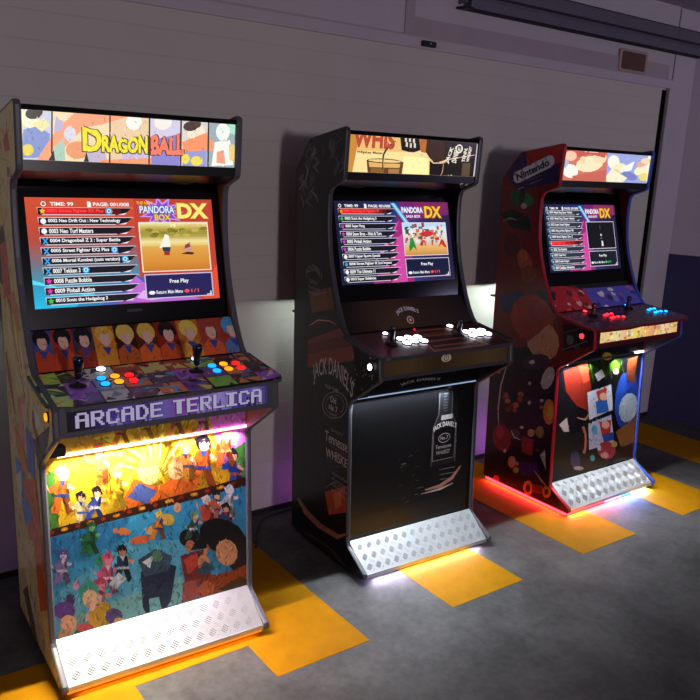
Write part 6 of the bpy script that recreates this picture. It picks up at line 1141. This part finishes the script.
    top = [(-ow, 0.205), (-ow, 0.36), (-ow + 0.004, 0.400), (-ow + 0.02, 0.432), (-ow + 0.06, 0.445), (-0.1, 0.446 if idx < 2 else 0.452), (0.0, 0.446 if idx < 2 else 0.440), (0.1, 0.446 if idx < 2 else 0.446), (ow - 0.05 + ex, 0.440), (ow - 0.012 + ex, 0.428), (ow + ex * 1.0, 0.400), (ow + ex * .6, 0.35), (ow, 0.205)]
    zt = lambda fwd: 0.9475 + (0.43 - fwd) * 0.172
    n = len(top)
    vs = [(x, -y, zt(y)) for x, y in top] + [(x, -y, zt(y) - 0.011) for x, y in top]
    cp = obj('control_panel', vs, [list(range(n)), list(range(n, 2 * n))[::-1]] + [(i, (i + 1) % n, n + (i + 1) % n, n + i) for i in range(n)],
             [MOLD_GREY, MOLD_DARK, mat('dark_red_trim', '#7a1620', 0.35, noise=0.1)][idx], T)
    A = Art()
    rr = random.Random(20 + idx)
    if idx == 0:
        A.rect('#1c141c', -.5, .1, 1, .4)
        pal = {0: ['#80c838', '#101010', '#a8d850', '#3a6820', '#141414', '#c85838'], 1: ['#7848a8', '#503078', '#181020', '#c090d0', '#302048'], 2: ['#e8e8e0', '#607890', '#f0c8a0', '#202830', '#a8b8b0'],
               3: ['#e8a060', '#803828', '#c87848', '#f0d0b0', '#381820'], 4: ['#e05828', '#303048', '#3878a8', '#181820', '#e8c8a0'], 5: ['#60a040', '#503878', '#181018', '#284878', '#98c848'], 6: ['#c86838', '#382028', '#285080', '#782828', '#101018']}
        for i in range(9):
            for j in range(3):
                x0_, y0_ = -0.37 + i * 0.084, 0.205 + j * 0.082
                pk = pal[[0, 0, 2, 3, 3, 3, 5, 6, 6, 0, 1, 2, 4, 4, 1, 5, 6, 6, 0, 1, 2, 4, 4, 5, 5, 6, 1][j * 9 + i]]
                A.rect(pk[(i + j) % 2], x0_, y0_, 0.08, 0.078)
                for _ in range(9):
                    cx, cy = x0_ + rr.uniform(.005, .075), y0_ + rr.uniform(.005, .073)
                    q = [(cx + rr.uniform(-.035, .035), cy + rr.uniform(-.03, .03)) for _ in range(3)]
                    A.poly(rr.choice(pk), *q)
    elif idx == 1:
        A.grad(['#2a0e10', '#341214', '#240c10', '#2c1012', '#20090c'], -.5, .1, 1, .4, True, 20)
        A.poly('#7a4a38', (-.09, .44), (-.02, .22), (.17, .23), (.22, .44)); A.poly('#341614', (-.07, .42), (-.01, .24), (.15, .245), (.19, .42))
        for k in range(3):
            A.poly('#7a4a38', (-.05 + k * .01, .40 - k * .05), (.17 - k * .02, .40 - k * .05), (.165 - k * .02, .385 - k * .05), (-.045 + k * .01, .385 - k * .05))
        A.text('#7a4a38', 'WHISKEY', -0.02, 0.262, .14, .02, .02)
    else:
        A.rect('#2a1424', -.5, .1, 1.1, .4)
        for _ in range(260):
            x, y = rr.uniform(-.37, .45), rr.uniform(.21, .45)
            A.ell(rr.choice(['#6a1828', '#8a2030', '#38204a', '#4a3868', '#a05058', '#1c1020'] if x < .1 else ['#5a2040', '#38306a', '#6a4870', '#1c1428', '#8a5060']), x, y, rr.uniform(.004, .012), rr.uniform(.003, .01), 7)
    regs = []
    for k in range(len(top) - 1):
        pass
    inner = [(x * 0.985, y - 0.006 if y > 0.4 else y) for x, y in top]
    A.build('panel_artwork', cp, lambda u, v, e: (u, -v, zt(v) + 0.0003 + e), PRINT, [inner], gain=[2.8, 2.2, 2.2][idx])
    # joysticks and buttons
    if idx == 0:
        joystick(T, -0.25, 0.315, '#10102c', 0); joystick(T, 0.126, 0.31, '#10102c', 0)
        for bx in (-0.173, 0.190):
            for k, c in enumerate(('#18a0ff', '#ff9818', '#ff1818')):
                for rw in (0, 1):
                    button(T, bx + k * 0.043, 0.288 + rw * 0.04 - (k == 1) * .004, c, 1.6)
        button(T, -0.154, 0.203 + .02, '#f0f4ff', 3.0); button(T, 0.16, 0.222, '#f0f4ff', 1.5)
        button(T, 0, 0, '#ff9810', 1.4, 0.013, (-1, 0, 0), (-hw - 0.001, -0.391, 0.911))
        button(T, -0.01, 0.225, '#a01818', 0.3, 0.005)
    elif idx == 1:
        joystick(T, -0.212, 0.33, '#0c0c20', 1); joystick(T, 0.145, 0.32, '#0c0c20', 1)
        for bx in (-0.145, 0.205):
            for k in range(3):
                for rw in (0, 1):
                    button(T, bx + k * 0.043, 0.30 + rw * 0.04 - (k == 1) * .006, '#f0f2ff', 8.0, 0.0175)
        button(T, -0.175, 0.235, '#f0f2ff', 4.0, 0.011); button(T, 0.176, 0.225, '#f0f2ff', 4.0)
        button(T, 0, 0, '#f0f2ff', 5.0, 0.013, (-1, 0, 0), (-hw - 0.001, -0.389, 0.902))
        button(T, -0.02, 0.228, '#ff1818', 1.0, 0.006)
    else:
        joystick(T, -0.165, 0.275, '#5a0c14', 2); joystick(T, 0.17, 0.24, '#101440', 2)
        for bx, c in ((-0.105, '#ff2838'), (0.262, '#18a8ff')):
            for k in range(4):
                for rw in (0, 1):
                    if not (k == 3 and rw == 0):
                        button(T, bx + k * 0.032, 0.30 + rw * 0.04 - (k in (1, 2)) * .008, c, 3.0, 0.0085, ring=mat('glow_ring_' + c, c, 0.3, emit=0.35))
        button(T, -0.168, 0.228, '#ff3838', 3.0, 0.011); button(T, 0.192, 0.215, '#28a8ff', 3.0, 0.011)
        button(T, 0, 0, '#ff3040', 2.2, 0.013, (-1, 0, 0), (-hw - 0.001, -0.375, 0.909))

    # art strip behind the controls
    f, L = surf(0, 0.200, 0.986, 0.112, 1.098)
    mb = MB()
    mb.prism_x([(-0.200, 0.975), (-0.206, 0.980), (-0.114, 1.100), (-0.100, 1.096), (-0.17, 0.975)], -ih, ih)
    ip = mb.build('instruction_strip', BLACK, T)
    A = Art()
    inv = lambda p: (p[0], (p[1] - 0.985) / (1.098 - 0.985) * L)
    if idx == 0:
        A.spec('s1', inv)
        A.detail(400, .016, (-ih, 0, ih, L), 2, .6, 1.4)
    elif idx == 1:
        A.grad(['#0c0a0c', '#2c1e14', '#382818', '#2c1e14', '#20160f', '#0c0a0c'], -.35, 0, .7, .2, True, 26)
        A.arch('#d0b8c0', "JACK DANIEL'S", -0.006, 0.060, 0.11, 0.022, 0.018, 0.02)
        A.ell('#d0a8a8', -0.006, 0.038, 0.018); A.ell('#581c20', -0.006, 0.038, 0.014); A.ell('#d0a8a8', -0.006, 0.038, 0.006)
    else:
        A.spec('s3', inv)
    A.build('strip_artwork', ip, lambda u, v, e: (lambda q: (q[0], q[1] - 0.005, q[2] + 0.003))(f(u, v, e)), PRINT, [[(-ih + .003, 0.002), (ih - .003, 0.002), (ih - .003, L - .002), (-ih + .003, L - .002)]], gain=1.7)

    # screen and bezel
    sw, sh, yc, zc, ti = S['sc']
    by = lambda z: yc - math.tan(ti) * (z - zc)
    mb = MB()
    mb.prism_x([(-by(1.10) + 0.001, 1.10), (-by(1.556) + 0.001, 1.556), (-by(1.556) + 0.02, 1.556), (-by(1.10) + 0.02, 1.10)], -ih, ih)
    mb.build('screen_bezel', SMOKED, T)
    mb = MB()
    ya, za = yc + math.sin(ti) * sh / 2, zc - math.cos(ti) * sh / 2
    yb, zb = yc - math.sin(ti) * sh / 2, zc + math.cos(ti) * sh / 2
    f, L = surf(0, ya, za, yb, zb)
    c = [f(u, v, e) for e in (-0.004, 0.0) for u, v in ((-sw / 2 - .004, -.004), (sw / 2 + .004, -.004), (sw / 2 + .004, L + .004), (-sw / 2 - .004, L + .004))]
    mb.add(c, [(0, 3, 2, 1), (4, 5, 6, 7), (0, 1, 5, 4), (1, 2, 6, 5), (2, 3, 7, 6), (3, 0, 4, 7)])
    sc = mb.build('screen', SMOKED, T)
    A = screen_art(idx, sw, L)
    im = A.build('screen_image', sc, lambda u, v, e: f(u, v, e + 0.0006), SCREEN, rbox(sw, L), eps=0.8e-4)
    if idx == 0:
        mb = MB()
        c = [f(u, v, e) for e in (0.0, 0.003) for u, v in ((-.025, -.028), (.025, -.028), (.025, -.018), (-.025, -.018))]
        mb.add(c, [(0, 3, 2, 1), (4, 5, 6, 7), (0, 1, 5, 4), (1, 2, 6, 5), (2, 3, 7, 6), (3, 0, 4, 7)])
        mb.build('infrared_sensor', mat('sensor_plastic', '#25202c', 0.3, noise=0.1), sc)

    # marquee
    mb = MB()
    mb.prism_x([(0.06, 1.556), (-0.060, 1.5565), (-0.134, 1.583), (-0.134, 1.577 + .012), (0.06, 1.566)], -ih, ih)
    und = mb.build('speaker_board', BLACK, T)
    for sx in (-0.2, 0.2):
        mb = MB()
        mb.lathe((sx, 0.0, 1.5562), [(0.045, 0), (0.045, 0.004), (0.03, 0.006), (0.008, 0.004)], axis=(0, 0, -1), n=24)
        mb.build('speaker', RUBBER, und)
    mb = MB()
    mb.box((-ih, -0.142, 1.588), (ih, -0.120, 1.613))
    mb.prism_x([(-0.145, 1.753), (-0.150, 1.768), (-0.13, 1.768), (-0.12, 1.753)], -ih, ih)
    mb.box((-ih, -0.130, 1.6131), (-ih + .004, -0.12, 1.7529))
    mb.box((ih - .004, -0.130, 1.6131), (ih, -0.12, 1.7529))
    mb.box((-ih + .004, -0.122, 1.6131), (ih - .004, -0.118, 1.7529))
    mf = mb.build('marquee_frame', BLACK, T)
    mb = MB()
    mq = lambda z: 0.1415 + (z - 1.613) / 0.14 * 0.005
    mb.prism_x([(-mq(1.6132) + 0.0005, 1.6132), (-mq(1.7528) + 0.0005, 1.7528), (-mq(1.7528) + 0.004, 1.7528), (-mq(1.6132) + 0.004, 1.6132)], -ih + 0.002, ih - 0.002)
    ml = mb.build('marquee', mat('opal_acrylic', '#d8d8d8', 0.3, noise=0.02), T)
    A = Art()
    A.spec(S['marq'])
    if idx == 0:
        s1, s2 = 'DRAGON', 'BALL'
        def wv(x0, x1, h0, h1, zb, k0, k1):
            return lambda u, v: (x0 + (x1 - x0) * u, zb + (k1 - k0) * u + k0 + v * (h0 + (h1 - h0) * u + 0.006 * math.sin(u * 9)))
        for dx, dz, c in ((-.003, -.003, '#4a2410'), (.003, .002, '#4a2410'), (.002, -.003, '#4a2410'), (0, 0, '#f0e020')):
            A.text(c, 'D', 0, 0, 1, 1, .04, warp=wv(-.165 + dx, -.108 + dx, .072, .066, 1.645 + dz, .0, -.002))
            A.text(c, 'RAGON', 0, 0, 1, 1, .05, warp=wv(-.108 + dx, .035 + dx, .046, .052, 1.645 + dz, -.001, .0))
        for dx, dz, c in ((-.003, -.003, '#5a1408'), (.003, .002, '#5a1408'), (0, 0, '#f0785c')):
            A.text(c, 'BALL', 0, 0, 1, 1, .05, warp=wv(.045 + dx, .155 + dx, .056, .062, 1.643 + dz, .0, .004))
    elif idx == 1:
        A.text('#b84a34', 'WHIS', -.312, 1.706, .20, .068, .05)
        A.text('#6a4820', 'Whiskey Maker', -.292, 1.682, .125, .013, .03)
        A.text('#e8e0d0', "JACK", .175, 1.66, .07, .024, .04, rot=1.2)
        A.text('#e8e0d0', "DANIEL'S", .215, 1.665, .065, .028, .04, rot=1.35)
        A.ell('#e8e0d0', .225, 1.725, .02, .018); A.ell('#2a1c12', .225, 1.725, .014, .012)
        A.text('#e8e0d0', "No.7", .218, 1.715, .02, .016, .04)
        A.text('#e8e0d0', "TENN.", .262, 1.67, .06, .018, .04, rot=1.4)
        A.text('#e8e0d0', "WHISKEY", .285, 1.672, .065, .016, .04, rot=1.4)
    else:
        A.text('#f0e0e0', '- ----', -.2, 1.749, .1, .003, .02)
    A.detail([420, 160, 200][idx], .014, (-ih, 1.61, ih, 1.75), idx, .8, 1.2)
    bl = A.build('marquee_artwork', ml, lambda u, v, e: (u, -mq(v) - e, v), mat('backlit_print_%d' % idx, attr=True, emit=[1.12, 1.1, 1.05][idx], rough=0.2), [[(-ih + .004, 1.614), (ih - .004, 1.614), (ih - .004, 1.7525), (-ih + .004, 1.7525)]], wash=[.03, .0, .05][idx])
    bl['label'] = ['backlit comic print with yellow and orange lettering', 'backlit print of a glass of whiskey and a dark bottle', 'backlit print, red on the left and lilac on the right'][idx]

    # glow strips under the base, at the bottom edge
    if idx == 0:
        mb = MB(); mb.box((-ih, -0.396, 0.006), (ih, -0.388, 0.0195)); mb.build('underglow_strip', mat('led_amber', '#ff9018', 0.4, emit=0.8), T)
        area('under_lamp', (0.0, -0.398, 0.014), (0, -1, -0.5), 0.62, 0.008, 0.22, (1.0, 0.5, 0.08), T)
    elif idx == 1:
        mb = MB(); mb.box((-ih, -0.382, 0.010), (ih - 0.04, -0.374, 0.0195)); mb.build('underglow_strip', mat('led_lilac', '#c8b0ff', 0.4, emit=4), T)
        area('under_lamp', (0.0, -0.396, 0.017), (0, -0.9, -0.6), 0.58, 0.006, 2.0, (0.82, 0.7, 1.0), T)
    else:
        for nm, c, e, a, b in (('underglow_strip', '#ff3040', 7, -ih, -0.05), ('underglow_strip', '#ff90e0', 7, -0.05, 0.08), ('underglow_strip', '#4090ff', 8, 0.08, ih - 0.03)):
            mb = MB(); mb.box((a, -0.396, 0.006), (b, -0.388, 0.0195)); mb.build(nm, mat('led_%s' % c, c, 0.4, emit=e), T)
        mb = MB(); mb.box((-hw + 0.004, -0.39, 0.005), (-hw + 0.014, 0.15, 0.0195)); mb.build('underglow_strip', mat('led_#ff3040', '#ff3040', 0.4, emit=7), T)
        area('under_lamp', (-0.20, -0.400, 0.014), (0, -1, -0.5), 0.30, 0.01, 2.6, (1.0, 0.14, 0.14), T)
        area('under_lamp', (0.02, -0.400, 0.014), (0, -1, -0.5), 0.12, 0.01, 1.0, (1.0, 0.3, 0.7), T)
        area('under_lamp', (0.20, -0.400, 0.014), (0, -1, -0.5), 0.24, 0.01, 2.6, (0.2, 0.35, 1.0), T)
        area('under_lamp', (-hw, -0.12, 0.014), (-1, 0, -0.5), 0.008, 0.5, 2.2, (1.0, 0.05, 0.08), T)
    # added rear lamp for the wall glow; ledge added to cut it off above
    mb = MB()
    mb.box((-ih, 0.163, 0.998), (ih, 0.245, 1.008))
    mb.build('rear_ledge', BLACK, T)  # added ledge, only cuts off the rear lamp above
    area('rear_lamp', (0, 0.185, 0.988), (0, 1, -0.25), 0.6, 0.01, [0.2, 0.9, 2.6][idx] + 0.01, (0.86, 1.0, 0.90), T)  # added lamp for the wall glow
    area('rear_floor_lamp', (0.0, 0.20, 0.10), (0, 1, 0.5), 0.6, 0.01, [0.08, 0.22, 0.5][idx], (0.62, 0.16, 1.0), T)

# power cable from the first machine along the wall
mb = MB()
pts = [(0.45, 0.10, 0.006), (0.52, 0.22, 0.006), (0.60, 0.31, 0.012), (0.68, 0.345, 0.007), (0.80, 0.355, 0.006), (0.95, 0.36, 0.006), (1.10, 0.33, 0.006)]
sm = []
for i in range(len(pts) - 1):
    p0_, p1_, p2_, p3_ = [Vector(pts[max(0, min(len(pts) - 1, i + k))]) for k in (-1, 0, 1, 2)]
    for j in range(6):
        t_ = j / 6
        sm.append(0.5 * ((2 * p1_) + (p2_ - p0_) * t_ + (2 * p0_ - 5 * p1_ + 4 * p2_ - p3_) * t_ ** 2 + (-p0_ + 3 * p1_ - 3 * p2_ + p3_) * t_ ** 3))
sm.append(Vector(pts[-1]))
mb.tube(sm, 0.0045, 8)
tag(mb.build('power_cable', RUBBER, smooth=True), 'black power cable on the floor at the shutter foot between the machines', 'cable')
